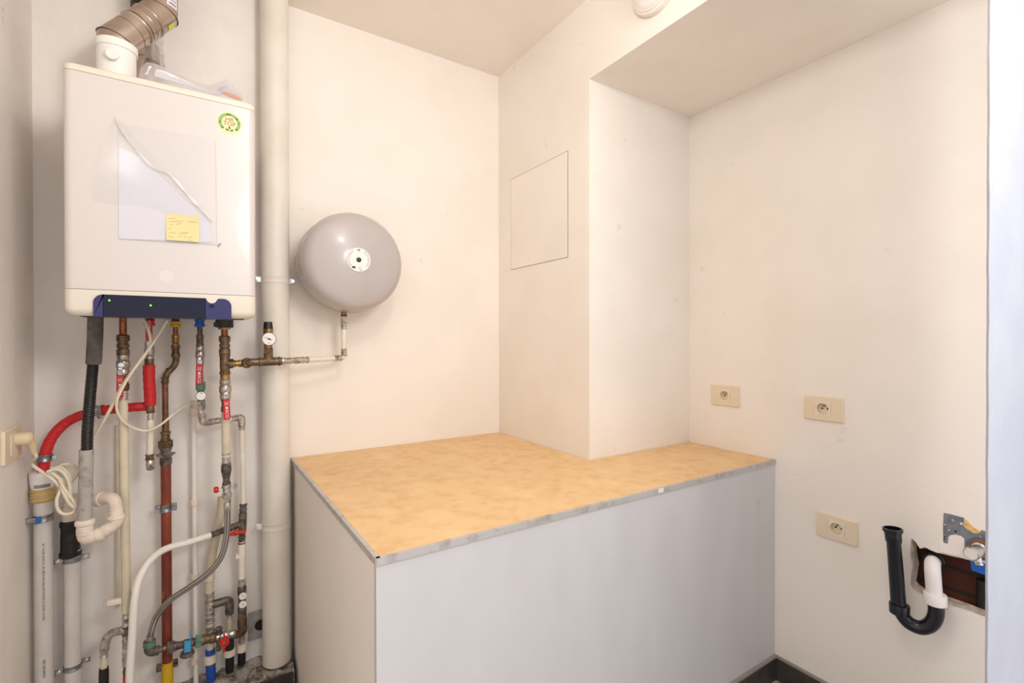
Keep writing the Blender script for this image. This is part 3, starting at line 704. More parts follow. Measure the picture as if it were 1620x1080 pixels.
for (dx, dz, w_, h_, m) in ((-.0005, .038, .012, .0022, 'ink'), (.0015, .0395, .0016, .006, 'ink'), (0, .0335, .014, .0016, 'print'), (-.019, -.030, .013, .0072, 'ink'), (.003, -.030, .012, .0016, 'print'), (.004, -.034, .010, .0014, 'print'), (.009, -.040, .004, .003, 'ink')):
    obj('small_print', MB().box(TX+dx-w_/2, TX+dx+w_/2, fy-.0024, fy-.0012, TZ+dz-h_/2, TZ+dz+h_/2), m, lb)
obj('valve_recess', MB().lathe([(0, .0095), (.0006, .0095)], (TX, fy-.002, TZ), (0, -1, 0), 24), 'hole', t)
obj('valve_cap', MB().lathe([(0, .006), (.004, .0055), (.005, .003)], (TX-.002, fy-.0022, TZ+.002), (0, -1, 0), 16), 'grip', t)
NY = 2.055; nzx = P(544, 520, NY).x
nz = lambda py: P(544, py, NY).z
obj('nozzle', MB().lathe([(0, .0115), (nz(492)-nz(499)+.025, .0115)], (nzx, NY, nz(499)), EZ, 24), 'brass2', t)
obj('gasket', MB().lathe([(0, .0128), (.005, .0128)], (nzx, NY, nz(500)), EZ, 24), 'black', t)
settle(t)
EYL = 2.00
t = thing('expansion_line', 'white pipe with press fittings leading from the brass tee to the tank nozzle', 'pipe')
w1 = 2*rad(543, NY, 9.5)
a, b, c = Vector((nzx, NY, nz(503))), Vector((nzx, NY, P(544, 566, NY).z)), None
Lx = P(447, 571, EYL); c = Lx
obj('pipe', MB().tube(fillet([a, b, c], .016), w1*.46, 20), 'pexw', t)
hseg(t, 'union_nut', (nzx, NY, nz(501)), (nzx, NY, nz(511)), .025, 'hex', 'press')
hseg(t, 'press_sleeve', (nzx, NY, nz(511)), (nzx, NY, nz(521)), w1*1.12, 'press', 'press')
hseg(t, 'press_sleeve', (nzx, NY, nz(551)), (nzx, NY, nz(563)), w1*1.12, 'press', 'press')
def along(f, p=b, q=c): return Vector(p)+(Vector(q)-Vector(p))*f
hseg(t, 'press_sleeve', along(.05), along(.17), w1*1.12, 'press', 'press')
hseg(t, 'press_sleeve', along(.60), along(.77), w1*1.12, 'press', 'press')
hseg(t, 'press_sleeve', along(.77), along(.99), w1*1.12, 'press', 'press')
settle(t)

# ------------------------------------------------------------------ runs under the boiler
PYM = 1.985
t = thing('heating_return_pipe', 'rightmost pipe under the boiler, brass tee over a red-handled valve and white pipe', 'pipe')
LM = [(355, 505), (356, 600), (358, 720), (358, 760), (360, 800)]
SM = stack(t, LM, PYM, [('black_union', 500, 518, 29, 'cyl', 'black'), ('collar_ring', 518, 521, 20, 'cyl', 'brass2'), ('copper_stub', 519, 533, 11, 'pipe', 'copper'), ('compression_fitting', 531, 561, 18.5, 'comp', 'brass'),
    ('tee_body', 560, 591, 16.5, 'cyl', 'brass'), ('tee_lip', 560, 564, 18.5, 'ring', 'brass'), ('tee_lip', 588, 592, 18.5, 'ring', 'brass'), ('threaded_nipple', 591, 601, 15.5, 'cyl', 'brass2'), ('valve_body', 600, 631, 20, 'valve', 'nickel'), ('valve_tail', 628, 652, 15, 'union', 'brass'),
    ('pipe', 648, 726, 14, 'pipe', 'pext'), ('press_sleeve', 716, 732, 15.5, 'press', 'press'), ('elbow_body', 730, 752, 17, 'ball', 'grip'), ('reducer', 748, 771, 14, 'union', 'grip'), ('service_valve', 766, 788, 16, 'union', 'press'), ('hex_nut', 783, 794, 14, 'hex', 'press')])
valve = SM[8]
lever(valve, 357.5, 622, 359.5, 663, 11, PYM-.026)
obj('black_clip', MB().box(P(338, 510, PYM).x, P(346, 510, PYM).x, PYM-.02, PYM+.01, P(342, 517, PYM).z, BZ0-.004), 'black', t)
ta, tb = P(357, 575, PYM), P(386, 575, PYM)
hseg(t, 'tee_branch', ta, P(369, 575, PYM), .034, 'cyl', 'brass'); hseg(t, 'threaded_nipple', P(368, 575, PYM), P(384, 574.5, PYM), .026, 'union', 'brass2')
kn = hseg(t, 'drain_knob', P(349, 775, PYM), P(344, 775, PYM), .011, 'cyl', 'nickel'); hseg(kn, 'knob_cap', P(346, 774, PYM), P(338, 775, PYM), .022, 'ball', 'redknob')
settle(t)
t = thing('brass_crosspiece', 'brass tee crossing in front of the thick drain pipe below the pressure gauge', 'fitting')
e0, e1 = P(384, 574, PYM), P(411, 572.5, PYM)
obj('elbow', MB().tube(fillet([P(385, 574, PYM+.005), P(392, 573, PYM-.018), P(411, 572.5, PYM-.016)], .014), .0135, 20), 'brass', t)
obj('elbow_collar', MB().lathe([(0, .0165), (.008, .019), (.016, .0165)], P(389, 574, PYM-.006), (.35, -1, 0), 24), 'brass', t)
TY = PYM-.016
q0, q1, qt = P(409, 572.5, TY), P(446, 571, TY), P(424, 560, TY)
hseg(t, 'tee_body', q0, q1, .030, 'cyl', 'brass')
hseg(t, 'tee_lip', q0, P(412, 572.4, TY), .035, 'ring', 'brass'); hseg(t, 'tee_lip', P(440, 571.2, TY), P(443, 571, TY), .035, 'ring', 'brass')
hseg(t, 'tee_branch', P(424.5, 572, TY), P(424.5, 558, TY), .031, 'cyl', 'brass')
hseg(t, 'bushing', P(443, 571, TY), P(449, 571, TY), .026, 'cyl', 'press')
settle(t)
t = thing('safety_valve', 'black-capped safety valve with a round pressure gauge on the brass tee', 'valve')
s_ = stack(t, [(424, 505), (424.5, 560)], TY, [('valve_body', 520, 551, 16.5, 'cyl', 'brass2', 13), ('hex_nut', 550, 560, 16, 'hex', 'brass'), ('cap', 509, 522, 13.5, 'cyl', 'black', 16)])
gp = P(425.5, 536, TY-.03)
ga = obj('gauge', MB().lathe([(-.022, .006), (-.012, .006), (-.012, .0205), (0, .0235), (.003, .0235), (.003, .0215)], gp, (0, -1, 0), 36), 'grip', t, smooth=40)
obj('dial_face', MB().lathe([(0, .0216), (.0005, .0216)], gp-EY*.0027, (0, -1, 0), 36), 'label', ga)
nd_ = Vector((-.86, 0, .36)).normalized(); sn = Vector((nd_.z, 0, -nd_.x)); g0 = gp-EY*.0036
obj('needle', MB().prism([g0-nd_*.009-sn*.0016, g0-nd_*.009+sn*.0016, g0+nd_*.0175+sn*.0003, g0+nd_*.0175-sn*.0003], (0, -.0006, 0)), 'ink', ga)
obj('needle_hub', MB().lathe([(0, .0034), (.0012, .0034)], g0, (0, -1, 0), 16), 'ink', ga)
obj('dial_print', MB().box(gp.x-.006, gp.x+.005, g0.y-.0003, g0.y, gp.z-.0155, gp.z-.0137), 'print', ga)
settle(t)

# cold water run: blue collar, red lever, green union, small gauge, elbow to the right behind the return pipe
PYC = 2.03
t = thing('cold_water_pipe', 'cold water run with blue collar, red lever, green union and small round gauge', 'pipe')
LC = [(316, 500), (317, 600), (319, 670)]
sc_ = stack(t, LC, PYC, [('black_stub', 500, 509, 14, 'cyl', 'black'), ('blue_collar', 505, 517, 17.5, 'union', 'blue'), ('copper_stub', 516, 531, 9, 'pipe', 'grip'), ('compression_fitting', 529, 549, 12.5, 'comp', 'grip'), ('valve_body', 546, 576, 15.5, 'valve', 'nickel'), ('valve_tail', 572, 608, 11, 'union', 'nickel'),
    ('green_union', 604, 617, 16, 'cyl', 'green'), ('green_body', 614, 640, 11.5, 'union', 'green'), ('steel_nut', 634, 648, 16.5, 'hex', 'press'), ('press_sleeve', 646, 662, 12.5, 'press', 'press')])
lever(sc_[4], 316, 567, 314.5, 608, 11, PYC-.024)
gp = P(318, 626, PYC-.024)
ga = obj('gauge', MB().lathe([(-.02, .007), (-.006, .0155), (0, .016), (.003, .016), (.003, .0142)], gp, (0, -1, 0), 32), 'grip', t, smooth=40)
obj('dial_face', MB().lathe([(0, .0143), (.0005, .0143)], gp-EY*.0026, (0, -1, 0), 32), 'label', ga)
obj('dial_print', MB().box(gp.x-.001, gp.x+.003, gp.y-.0036, gp.y-.003, gp.z+.008, gp.z+.011), 'redknob', ga)
P2 = 2.085
A, B_, Cc, D_ = P(320, 655, PYC), P(321, 669, PYC), P(382, 660, P2), P(385, 800, P2)
obj('elbow', MB().tube(fillet([A, B_, B_+(Cc-B_)*.25], .012), .0122, 20), 'press', t)
obj('pipe', MB().tube(fillet([B_+(Cc-B_)*.2, Cc, D_], .014), .0098, 20), 'pexw', t)
hseg(t, 'press_sleeve', B_+(Cc-B_)*.16, B_+(Cc-B_)*.52, .0235, 'press', 'press'); hseg(t, 'press_sleeve', B_+(Cc-B_)*.70, B_+(Cc-B_)*.94, .0235, 'press', 'press')
obj('elbow', MB().tube(fillet([B_+(Cc-B_)*.86, Cc, Cc+(D_-Cc)*.09], .014), .0125, 20), 'press', t)
hseg(t, 'press_sleeve', Cc+(D_-Cc)*.06, Cc+(D_-Cc)*.14, .0235, 'press', 'press')
LE = [(385, 795), (382, 870), (383, 960), (384, 1050)]
se = stack(t, LE, P2, [('press_sleeve', 796, 815, 12.5, 'press', 'grip'), ('tee_body', 811, 842, 13, 'cyl', 'grip'), ('press_sleeve', 838, 860, 12.5, 'press', 'grip'), ('pipe', 856, 916, 12, 'pipe', 'pexw'), ('press_sleeve', 914, 930, 13, 'press', 'press'),
    ('check_valve', 926, 980, 14.5, 'union', 'grip'), ('lower_elbow', 974, 997, 16, 'ball', 'brass')])
for y in (942, 955): obj('test_cap', MB().lathe([(0, .0125), (.006, .0125), (.007, .003)], P(384, y, P2-.017), (0, -1, 0), 24), 'label', se[5], label='white test cap')
for y in (942, 955): obj('cap_screw', MB().lathe([(0, .0018), (.001, .0018)], P(384, y, P2-.024), (0, -1, 0), 10), 'grip', se[5])
obj('elbow', MB().tube(fillet([P(384, 975, P2), P(385, 1001, P2), P(369, 1004, P2+.012)], .02), .0145, 18), 'brass', t)
obj('pipe_clip', MB().box(P(373, 870, P2).x, P(379, 870, P2).x, P2-.01, P2+.03, P(375, 882, P2).z, P(375, 876, P2).z), 'pvcw', t)
kk = P(374, 843, P2-.024)
hd = obj('butterfly_handle', MB().prism([kk+Vector((x, 0, z)) for x, z in ((-.034, -.010), (-.030, .001), (-.010, .006), (-.003, .012), (.006, .010), (.014, .003), (.030, .006), (.034, -.002), (.024, -.010), (.010, -.006), (.0, -.011), (-.012, -.008))], (0, .008, 0)), 'redknob', t, bevel=.002)
obj('handle_screw', MB().lathe([(0, .005), (.004, .005), (.005, .003)], kk, (0, -1, 0), 12), 'brass2', hd)
hseg(t, 'valve_stem', kk+EY*.006, kk+EY*.028, .012, 'cyl', 'nickel')
la, lb_ = P(380, 829, P2), P(334, 846, P2-.02)
hseg(t, 'tee_branch', la, la+(lb_-la)*.32, .024, 'cyl', 'grip'); hseg(t, 'valve_body', la+(lb_-la)*.28, la+(lb_-la)*.62, .026, 'union', 'grip'); hseg(t, 'hose_connector', la+(lb_-la)*.58, lb_, .022, 'press', 'grip')
settle(t)

# white hose from that branch, falling to the floor
hy = [(333.6, 846.3, P2-.02), (300, 857, 2.05), (262, 868, 2.03), (238, 886, 1.995), (221, 914, 1.97), (213, 950, 1.95), (209, 1010, 1.945), (205, 1075, 1.94), (203, 1180, 1.94), (202.5, 1330, 1.94)]
o = obj('white_hose', MB().tube(spline([P(*p) for p in hy], 8), rad(210, 2.0, 14), 18), 'hosew')
solo(o, 'white flexible hose bending down from the right tee past the red-brown gas pipe', 'hose')

# gas run
PG = 2.095
t = thing('gas_pipe', 'gas run with yellow collar, bent copper upper part and thick red-brown painted lower pipe', 'pipe')
SG = stack(t, [(277.5, 500), (278, 570)], PG, [('black_stub', 500, 510, 13, 'cyl', 'black'), ('yellow_collar', 508, 517, 18, 'union', 'yellow'), ('copper_stub', 515, 534, 8.5, 'pipe', 'copper'), ('compression_fitting', 529, 550, 13, 'comp', 'brass2'), ('hex_union', 546, 566, 15, 'union', 'brass')])
obj('offset_bend', MB().tube(fillet([P(279, 560, PG), P(278, 577, PG), P(262, 592, PG), P(261, 608, PG)], .022), rad(270, PG, 11.5), 20), 'brass', t)
hseg(t, 'soldered_sleeve', P(269.5, 584, PG), P(266, 588, PG), .024, 'ring', 'brass')
SG = stack(t, [(261, 596), (262, 690), (262.5, 740), (263, 860), (265, 1090)], PG, [('soldered_sleeve', 596, 606, 13.5, 'union', 'brass'), ('copper_pipe', 602, 668, 10.5, 'pipe', 'copperd'), ('soldered_sleeve', 664, 684, 12, 'cyl', 'brass'), ('hex_union', 682, 700, 17, 'union', 'brass'),
    ('union_ring', 697, 707, 27, 'hex', 'brass'), ('gas_cock', 704, 736, 20, 'union', 'grip'), ('painted_pipe', 733, 1052, 17, 'pipe', 'redpaint'), ('yellow_pipe', 1046, 1290, 20, 'pipe', 'yellow')])
gk = P(262, 719, PG-.022)
h = obj('cock_handle', MB().prism([gk+Vector((x, 0, z)) for x, z in ((-.030, 0), (-.016, .007), (-.004, .016), (.006, .016), (.016, .007), (.030, .003), (.018, -.007), (.008, -.014), (-.008, -.014), (-.018, -.008))], (0, .012, 0)), 'grip', SG[5], bevel=.002)
obj('cock_nut', MB().lathe([(0, .009), (.006, .009), (.007, .006)], gk, (0, -1, 0), 6), 'brass', h)
for py, m in ((803, 'galv'), (1052, 'grip')):
    cc = P(262.5+(py > 900)*2, py, PG); rr = rad(263, PG, 17)
    c = clamp_ring(t, cc, rr*1.02, .026, m); c.name = 'pipe_clamp'
    for sx, m2 in ((-1, m), (1, m)):
        obj('clamp_ear', MB().box(cc.x+sx*(rr+.008)-.008, cc.x+sx*(rr+.008)+.008, cc.y-.007, cc.y+.007, cc.z-.012, cc.z+.012), m, c, bevel=.002)
        bolt(c, cc+Vector((sx*(rr+.010), -.007, 0)), m, .0055, .010)
    obj('clamp_stem', MB().lathe([(0, .005), (YB-cc.y-rr, .005)], cc+EY*rr, EY, 10), m, c)
settle(t)

# heating flow run (red lever up under the boiler, red wrapped insulation)
PR_ = 2.035
t = thing('insulated_pipe', 'red insulated pipe with an upturned red lever on top and white end below', 'pipe')
LR = [(236.5, 500), (236, 600), (238, 650), (237, 720)]
sr = stack(t, LR, PR_, [('black_stub', 500, 508, 15, 'cyl', 'black'), ('red_collar', 505, 515, 19, 'union', 'red'), ('copper_stub', 512, 545, 9.5, 'pipe', 'grip'), ('valve_body', 540, 571, 17.5, 'valve', 'nickel'), ('brass_nut', 567, 578, 15.5, 'cyl', 'brass'),
    ('tee_body', 640, 653, 14, 'cyl', 'brass'), ('press_sleeve', 650, 667, 11, 'press', 'press'), ('pipe', 664, 722, 11.5, 'pipe', 'pexw'), ('end_collar', 718, 728, 15, 'union', 'brass')])
lv = lever(sr[3], 236, 549, 235.5, 506, 11, PR_-.024, txt=False)
text('lettering', 'ARCO', .011, P(236.5, 514, PR_-.0248), (0, 0, 1), (-1, 0, 0), 'label', lv)
obj('end_cock', MB().tube([P(237, 726, PR_), P(237.5, 734, PR_-.004), P(238, 741, PR_-.016)], [.0105, .0125, .0118], 18), 'chrome', t)
ins = spline([P(x, y, PR_) for x, y in ((235.5, 577), (236, 600), (237.5, 625), (237.5, 641))], 20)
def wrapped(pts, r0): return MB().tube(pts, [r0*(1+.030*math.sin(i*1.9)+.018*math.sin(i*.71)+.012*math.sin(i*.23)) for i in range(len(pts))], 28)
obj('insulation', wrapped(ins, rad(236, PR_, 20)), 'redsleeve', t, smooth=70)
YI = 2.05
path = [(231, 642.5, YI), (210, 644, YI), (180, 647, YI+.01), (152, 650, YI+.02), (125, 658, YI+.03), (104, 669, YI+.035), (88, 684, YI+.035), (77, 702, YI+.035), (71, 722, YI+.035), (68, 752, YI+.035)]
ins = spline([P(*p) for p in path], 16)
obj('insulation', wrapped(ins, .0148), 'redsleeve', t, smooth=70, label='red insulated branch curving left and down into the grey drain')
for (px, py, ax) in ((159.5, 650, P(150, 650.5, YI+.02)-P(170, 648.5, YI+.012)), (73, 724, P(70, 735, YI+.035)-P(72.5, 714, YI+.035))):
    cc = min(ins, key=lambda v: (v-P(px, py, YI+.03)).length)
    c = clamp_ring(t, cc, .0165, .022, 'galv', ax); c.name = 'pipe_clamp'
    bolt(c, cc+(Vector((0, 0, -.020)) if px > 100 else Vector((.024, -.004, .0))), 'chrome', .006, .012)
    obj('clamp_ear', MB().sphere(cc+(Vector((0, .004, -.018)) if px > 100 else Vector((.020, .002, 0))), .006, 8), 'galv', c)
    obj('clamp_stem', MB().lathe([(0, .004), (YB-cc.y-.016, .004)], cc+EY*.017, EY, 10), 'galv', c)
settle(t)

# leftmost supply run
PS = 1.99
t = thing('heating_flow_pipe', 'white pipe with copper stub and drooping red lever left of the red insulated pipe', 'pipe')
LS = [(194.5, 500), (194.5, 600), (195, 700), (198, 870), (200, 950), (200.5, 1080), (201, 1290)]
ss = stack(t, LS, PS, [('copper_stub', 500, 533, 12.5, 'pipe', 'copper'), ('compression_fitting', 529, 563, 22, 'comp', 'brass'), ('valve_body', 560, 592, 24, 'valve', 'nickel'), ('valve_tail', 588, 618, 21, 'union', 'brass'), ('press_sleeve', 614, 633, 18, 'press', 'press'), ('pipe', 630, 968, 16, 'pipe', 'pext'),
    ('press_sleeve', 962, 990, 15.5, 'press', 'press'), ('tee_body', 986, 1004, 15, 'cyl', 'grip'), ('press_sleeve', 1000, 1024, 15, 'press', 'press'), ('pipe', 1018, 1032, 13, 'pipe', 'pext'), ('press_sleeve', 1030, 1052, 15, 'press', 'press'), ('valve_body', 1048, 1066, 13, 'union', 'grip'), ('red_tap', 1062, 1082, 12, 'ball', 'redknob'), ('pipe', 1078, 1290, 13, 'pipe', 'pexw')])
obj('valve_screw', MB().lathe([(0, .0105), (.010, .0105), (.012, .008), (.012, .005), (.009, .004)], P(192, 577, PS-.020), (0, -1, 0), 6), 'chrome', ss[2])
lever(ss[2], 190, 583, 189.5, 629, 11.5, PS-.027)
br = fillet([P(200, 996, PS), P(172, 1002, PS+.01), P(164, 1012, PS+.01)], .012)
obj('branch_elbow', MB().tube(fillet([P(199, 996, PS), P(181, 999, PS+.01), P(170, 1006, PS+.012), P(166, 1018, PS+.012), P(165, 1030, PS+.012)], .015), .0125, 18), 'press', t)
stack(t, [(165, 1000), (164, 1080), (163, 1290)], PS+.012, [('press_sleeve', 1016, 1040, 14, 'press', 'press'), ('pipe', 1036, 1062, 12, 'pipe', 'pext'), ('black_sleeve', 1056, 1290, 17, 'cyl', 'black')])
cl = P(198, 946, PS+.012)
obj('pipe_clip', MB().box(cl.x-.045, cl.x+.012, PS-.004, PS+.010, cl.z-.008, cl.z+.008), 'pvcw', t, bevel=.002)
settle(t)
o = obj('conduit', MB().tube([P(185, 672, 2.145), P(186, 800, 2.145), P(186, 960, 2.145)], rad(186, 2.14, 6), 12), 'pext')
solo(o, 'thin cream pipe against the wall just left of the leftmost white pipe', 'pipe')

# thin white conduit with clips
PT = 2.125
t = thing('conduit', 'thin white plastic conduit with clips, right of the red-brown gas pipe', 'conduit')
st = stack(t, [(306, 630), (307, 760), (308, 900), (310, 1085)], PT, [('end_plug', 634, 648, 9.5, 'cyl', 'pvc'), ('end_sleeve', 645, 658, 13, 'cyl', 'pvcw'), ('pipe', 655, 1085, 9, 'pipe', 'hosew')])
for y in (795, 911, 1045):
    c = P(307.5, y, PT)
    obj('pipe_clip', MB().lathe([(-.010, .0135), (.010, .0135)], c, EZ, 20), 'pvcw', t, bevel=.0015)
settle(t)

# wide composite pipe at the back, tee and small branch
PK = 2.105
t = thing('service_pipe', 'pale composite pipe behind the braided hose with steel press fittings and blue sleeve at floor', 'pipe')
obj('pipe', MB().tube(spline([P(x, y, PK) for x, y in ((351, 785), (349, 812), (342, 845), (335, 885), (331.5, 920), (331, 960))], 8), rad(332, PK, 14), 20), 'pext', t)
stack(t, [(331, 900), (332, 1000), (334, 1080)], PK, [('pipe_clip', 906, 918, 17, 'cyl', 'pvcw'), ('press_sleeve', 936, 956, 17, 'press', 'press'), ('tee_body', 952, 970, 16, 'cyl', 'press'), ('press_sleeve', 965, 984, 17, 'press', 'press'), ('pipe', 980, 992, 13, 'pipe', 'pext'), ('press_sleeve', 989, 1006, 17, 'press', 'press'), ('pipe', 1002, 1034, 12, 'pipe', 'pexw'), ('blue_sleeve', 1026, 1076, 16, 'cyl', 'bluepipe'), ('pipe_clip', 1034, 1047, 22, 'cyl', 'pvcw')])
obj('branch_elbow', MB().tube(fillet([P(333, 957, PK), P(363, 948, PK), P(363, 970, PK)], .014), .0145, 18), 'grip', t)
stack(t, [(363, 950), (363.5, 1070)], PK, [('elbow_collar', 955, 968, 14.5, 'union', 'grip'), ('press_sleeve', 966, 978, 9.5, 'press', 'press'), ('pipe', 975, 1004, 8.5, 'pipe', 'pext'), ('black_sleeve', 1012, 1062, 14, 'cyl', 'black'), ('pipe_clip', 1026, 1036, 19, 'cyl', 'pvcw')])
stack(t, [(383, 1000), (382, 1060)], PK+.01, [('pipe', 1003, 1022, 9, 'pipe', 'press'), ('pipe_clip', 1017, 1029, 18, 'cyl', 'pvcw'), ('black_sleeve', 1026, 1050, 13, 'cyl', 'black')])
settle(t)
# fill manifold: horizontal brass with levers, joined to the braided hose
PMN = 2.05
t = thing('filling_manifold', 'grey-brown horizontal valve row low on the wall with blue tag and red butterfly handle', 'valve')
m0, m1 = P(236, 1031, PMN), P(376, 1000, PMN)
def mp(px): f = (px-236)/(376-236); return P(px, 1031+(1000-1031)*f, PMN)
obj('elbow', MB().tube(fillet([P(236, 1012, PMN), P(236.5, 1031, PMN), mp(252)], .014), .0155, 20), 'grip', t)
for nm, xa_, xb_, wd_, sh, m in (('nipple', 246, 264, .024, 'union', 'grip'), ('bushing', 258, 263, .027, 'cyl', 'copper'), ('hex_union', 264, 276, .042, 'hex', 'grip'), ('check_valve', 274, 300, .030, 'union', 'grip'), ('valve_body', 296, 312, .030, 'valve', 'grip'), ('green_nut', 309, 319, .046, 'hex', 'green'), ('tee_body', 317, 342, .036, 'union', 'brass'), ('chrome_valve', 339, 372, .027, 'valve', 'chrome')):
    p_ = hseg(t, nm, mp(xa_), mp(xb_), wd_, sh, m)
bp = mp(297)
obj('blue_tag', MB().box(bp.x-.010, bp.x+.010, PMN-.020, PMN-.017, bp.z-.021, bp.z+.019), 'bluelabel', t, bevel=.001)
obj('blue_tag_clip', MB().box(bp.x+.006, bp.x+.0095, PMN-.022, PMN+.01, bp.z+.012, bp.z+.026), 'bluelabel', t)
obj('drain_cap', MB().lathe([(0, .011), (-.012, .011), (-.016, .020), (-.026, .022), (-.031, .018)], mp(296)-EZ*.012, EZ, 24), 'grip', t)
hseg(t, 'valve_bonnet', mp(346)+EZ*.01, mp(346)+EZ*.034, .024, 'union', 'grip'); hseg(t, 'valve_bonnet', mp(346)-EZ*.01, mp(346)-EZ*.05, .018, 'union', 'grip')
kk = P(355, 1017, PMN-.03)
hd = obj('butterfly_handle', MB().prism([kk+Vector((x, 0, z)) for x, z in ((-.003, .032), (.003, .032), (.004, .017), (.013, .012), (.016, 0), (.012, -.012), (.004, -.016), (.002, -.034), (-.005, -.034), (-.004, -.015), (-.013, -.010), (-.016, .002), (-.012, .012), (-.004, .016))], (0, .008, 0)), 'redknob', t, bevel=.002)
obj('handle_screw', MB().lathe([(0, .0055), (.004, .0055), (.005, .003)], kk, (0, -1, 0), 12), 'brass2', hd)
hseg(t, 'valve_stem', kk+EY*.006, kk+EY*.036, .012, 'cyl', 'nickel')
settle(t)
t = thing('braided_hose', 'grey braided steel hose curving from the return pipe down to the valve row', 'hose')
bh = [(359.5, 794, PYM), (360, 820, PYM), (358, 850, PYM), (350, 880, PYM), (331, 905, PYM+.005), (300, 928, PYM+.02), (268, 950, PYM+.04), (248, 975, PYM+.06), (239, 1000, PMN-.01), (236.5, 1014, PMN)]
L = spline([P(*p) for p in bh], 8)
obj('hose', MB().tube(L, .0098, 20), 'braid', t, smooth=80)
hseg(t, 'crimp_sleeve', L[0], L[0]+(L[6]-L[0]).normalized()*.030, .0235, 'cyl', 'press')
hseg(t, 'crimp_sleeve', L[-1], L[-1]+(L[-9]-L[-1]).normalized()*.022, .0235, 'cyl', 'press')
hseg(t, 'green_nut', L[-1]-EZ*.016, L[-1]+EZ*.002, .036, 'cyl', 'green')
settle(t)

# ------------------------------------------------------------------ condensate hose, its grey pipe and the white trap
YH = 1.95
t = thing('condensate_hose', 'black corrugated hose with grey foam top and grey pipe below, left of the copper stub', 'hose')
obj('foam_sleeve', MB().tube(spline([P(x, y, YH) for x, y in ((151.5, 486), (150.5, 530), (149, 560), (148, 576))], 6), [.0195]*18+[.0185], 24), 'sleeve', t)
hp = spline([P(x, y, YH) for x, y in ((147.5, 572), (145, 600), (141.5, 640), (138.5, 680), (137.5, 716))], 44)
obj('corrugated_hose', MB().tube(hp, [.0150 if (i//2) % 2 else .0133 for i in range(len(hp))], 20), 'blackhose', t, smooth=60)
stack(t, [(137, 700), (134.5, 826)], YH, [('drain_pipe', 711, 828, 24.5, 'pipe', 'pvcd')])
settle(t)
t = thing('trap_pipe', 'off-white plastic bend trap under the grey pipe of the black hose', 'trap')
YT = 1.952
rt = rad(135, YT, 26)
stack(t, [(134.5, 820), (134, 860)], YT, [('socket_rim', 821, 831, 34, 'ring', 'pvcw'), ('socket', 828, 845, 28.5, 'cyl', 'pvcw'), ('socket_ring', 836, 840, 29.5, 'ring', 'pvcw')])
rb_ = rad(160, 1.99, 25)
bend = fillet([P(134, 838, YT), P(134, 852, YT+.001), P(158, 845, YT+.0), P(184, 828, YT+.0), P(184.5, 812, YT+.0)], .03, 9)
obj('lower_bend', MB().tube(bend, rb_, 24), 'pvcw', t)
b2 = fillet([P(184.5, 818, YT), P(182.5, 786, YT+.005), P(150, 791, YT+.055)], .035, 10)
obj('upper_bend', MB().tube(b2, rb_*.93, 24), 'pvcw', t)
def band(c, d, r, w_): obj('joint_ring', MB().lathe([(-w_, r*.96), (-w_*.8, r*1.0), (w_*.8, r*1.0), (w_, r*.96)], c, d, 32), 'pvcw', t)
band(P(183.7, 817, YT), EZ+E1*.04, rb_*1.22, .005); band(P(182.8, 803, YT+.003), EZ, rb_*1.04, .0015); band(P(183.2, 808, YT+.003), EZ, rb_*1.04, .0015)
band(P(158, 789.5, YT+.043), P(150, 791, YT+.055)-P(182.5, 786, YT+.005), rb_*1.14, .010)
dd_ = P(184, 828, YT)-P(158, 845, YT)
band(P(157, 845.5, YT), dd_, rb_*1.12, .008); band(P(168, 838.5, YT), dd_, rb_*1.05, .002)
settle(t)

# ------------------------------------------------------------------ grey waste pipes
Y1 = 2.085
t = thing('waste_pipe', 'grey printed waste pipe with white cap in the left corner', 'pipe')
L1 = [(68, 740), (69, 1080)]
r1_ = rad(69, Y1, 32)
x1 = P(69, 900, Y1).x; zz = lambda py: P(69, py, Y1).z
obj('pipe', MB().lathe([(0, r1_), (zz(783), r1_)], (x1, Y1, 0), EZ, 36), 'pvc', t)
obj('cap', MB().lathe([(0, r1_*1.12), (.012, r1_*1.28), (.034, r1_*1.36), (.048, r1_*1.38), (.052, r1_*1.32), (.053, r1_*.9)], (x1-.001, Y1, zz(772)), EZ, 40), 'collar', t)
for k in range(24):
    q = -PI/2-.9+1.8*k/23
    obj('cap_rib', MB().box(x1+math.cos(q)*r1_*1.30-.0009, x1+math.cos(q)*r1_*1.30+.0009, Y1+math.sin(q)*r1_*1.30-.0012, Y1+math.sin(q)*r1_*1.30+.0012, zz(768), zz(763)), 'print', t) if 4 < k < 22 else None
rbp = [(0, 1.12)]
for k in range(4): rbp += [(.003+k*.010, 1.28+.05*(k == 2)), (.007+k*.010, 1.34+.03*(k % 2)), (.0095+k*.010, 1.26)]
obj('rubber_ring', MB().lathe([(z, r1_*r) for z, r in rbp+[(.042, 1.1)]], (x1, Y1, zz(792)), EZ, 40), 'rubbery', t, smooth=50)
c = clamp_ring(t, Vector((x1, Y1, zz(818))), r1_*1.0, .022, 'galv')
bc = P(60, 823, Y1-.03)
obj('blue_tab', MB().box(bc.x-.005, bc.x+.006, bc.y-.003, bc.y+.006, bc.z-.010, bc.z+.010), 'blue', c, bevel=.001)
obj('clamp_arm', MB().box(XL-.02, bc.x-.004, bc.y, bc.y+.012, bc.z-.006, bc.z+.008), 'galv', c, bevel=.002)
fr_ = (CAM-Vector((x1, Y1, H))); fr_.z = 0; fr_.normalize()
text('printed_text', 'DN40 RD 050', .0095, Vector((x1, Y1, zz(1052)))+fr_*(r1_+.0004), EZ, fr_.cross(EZ), 'ink', t, .0003)
text('printed_text', 'MULTI. B-PVC-C B EVACUATION AFVOER 50 1.0 20-02-2014 L 44', .0085, Vector((x1, Y1, zz(916)))+fr_*(r1_+.0004), EZ, fr_.cross(EZ), 'ink', t, .0003)
settle(t)
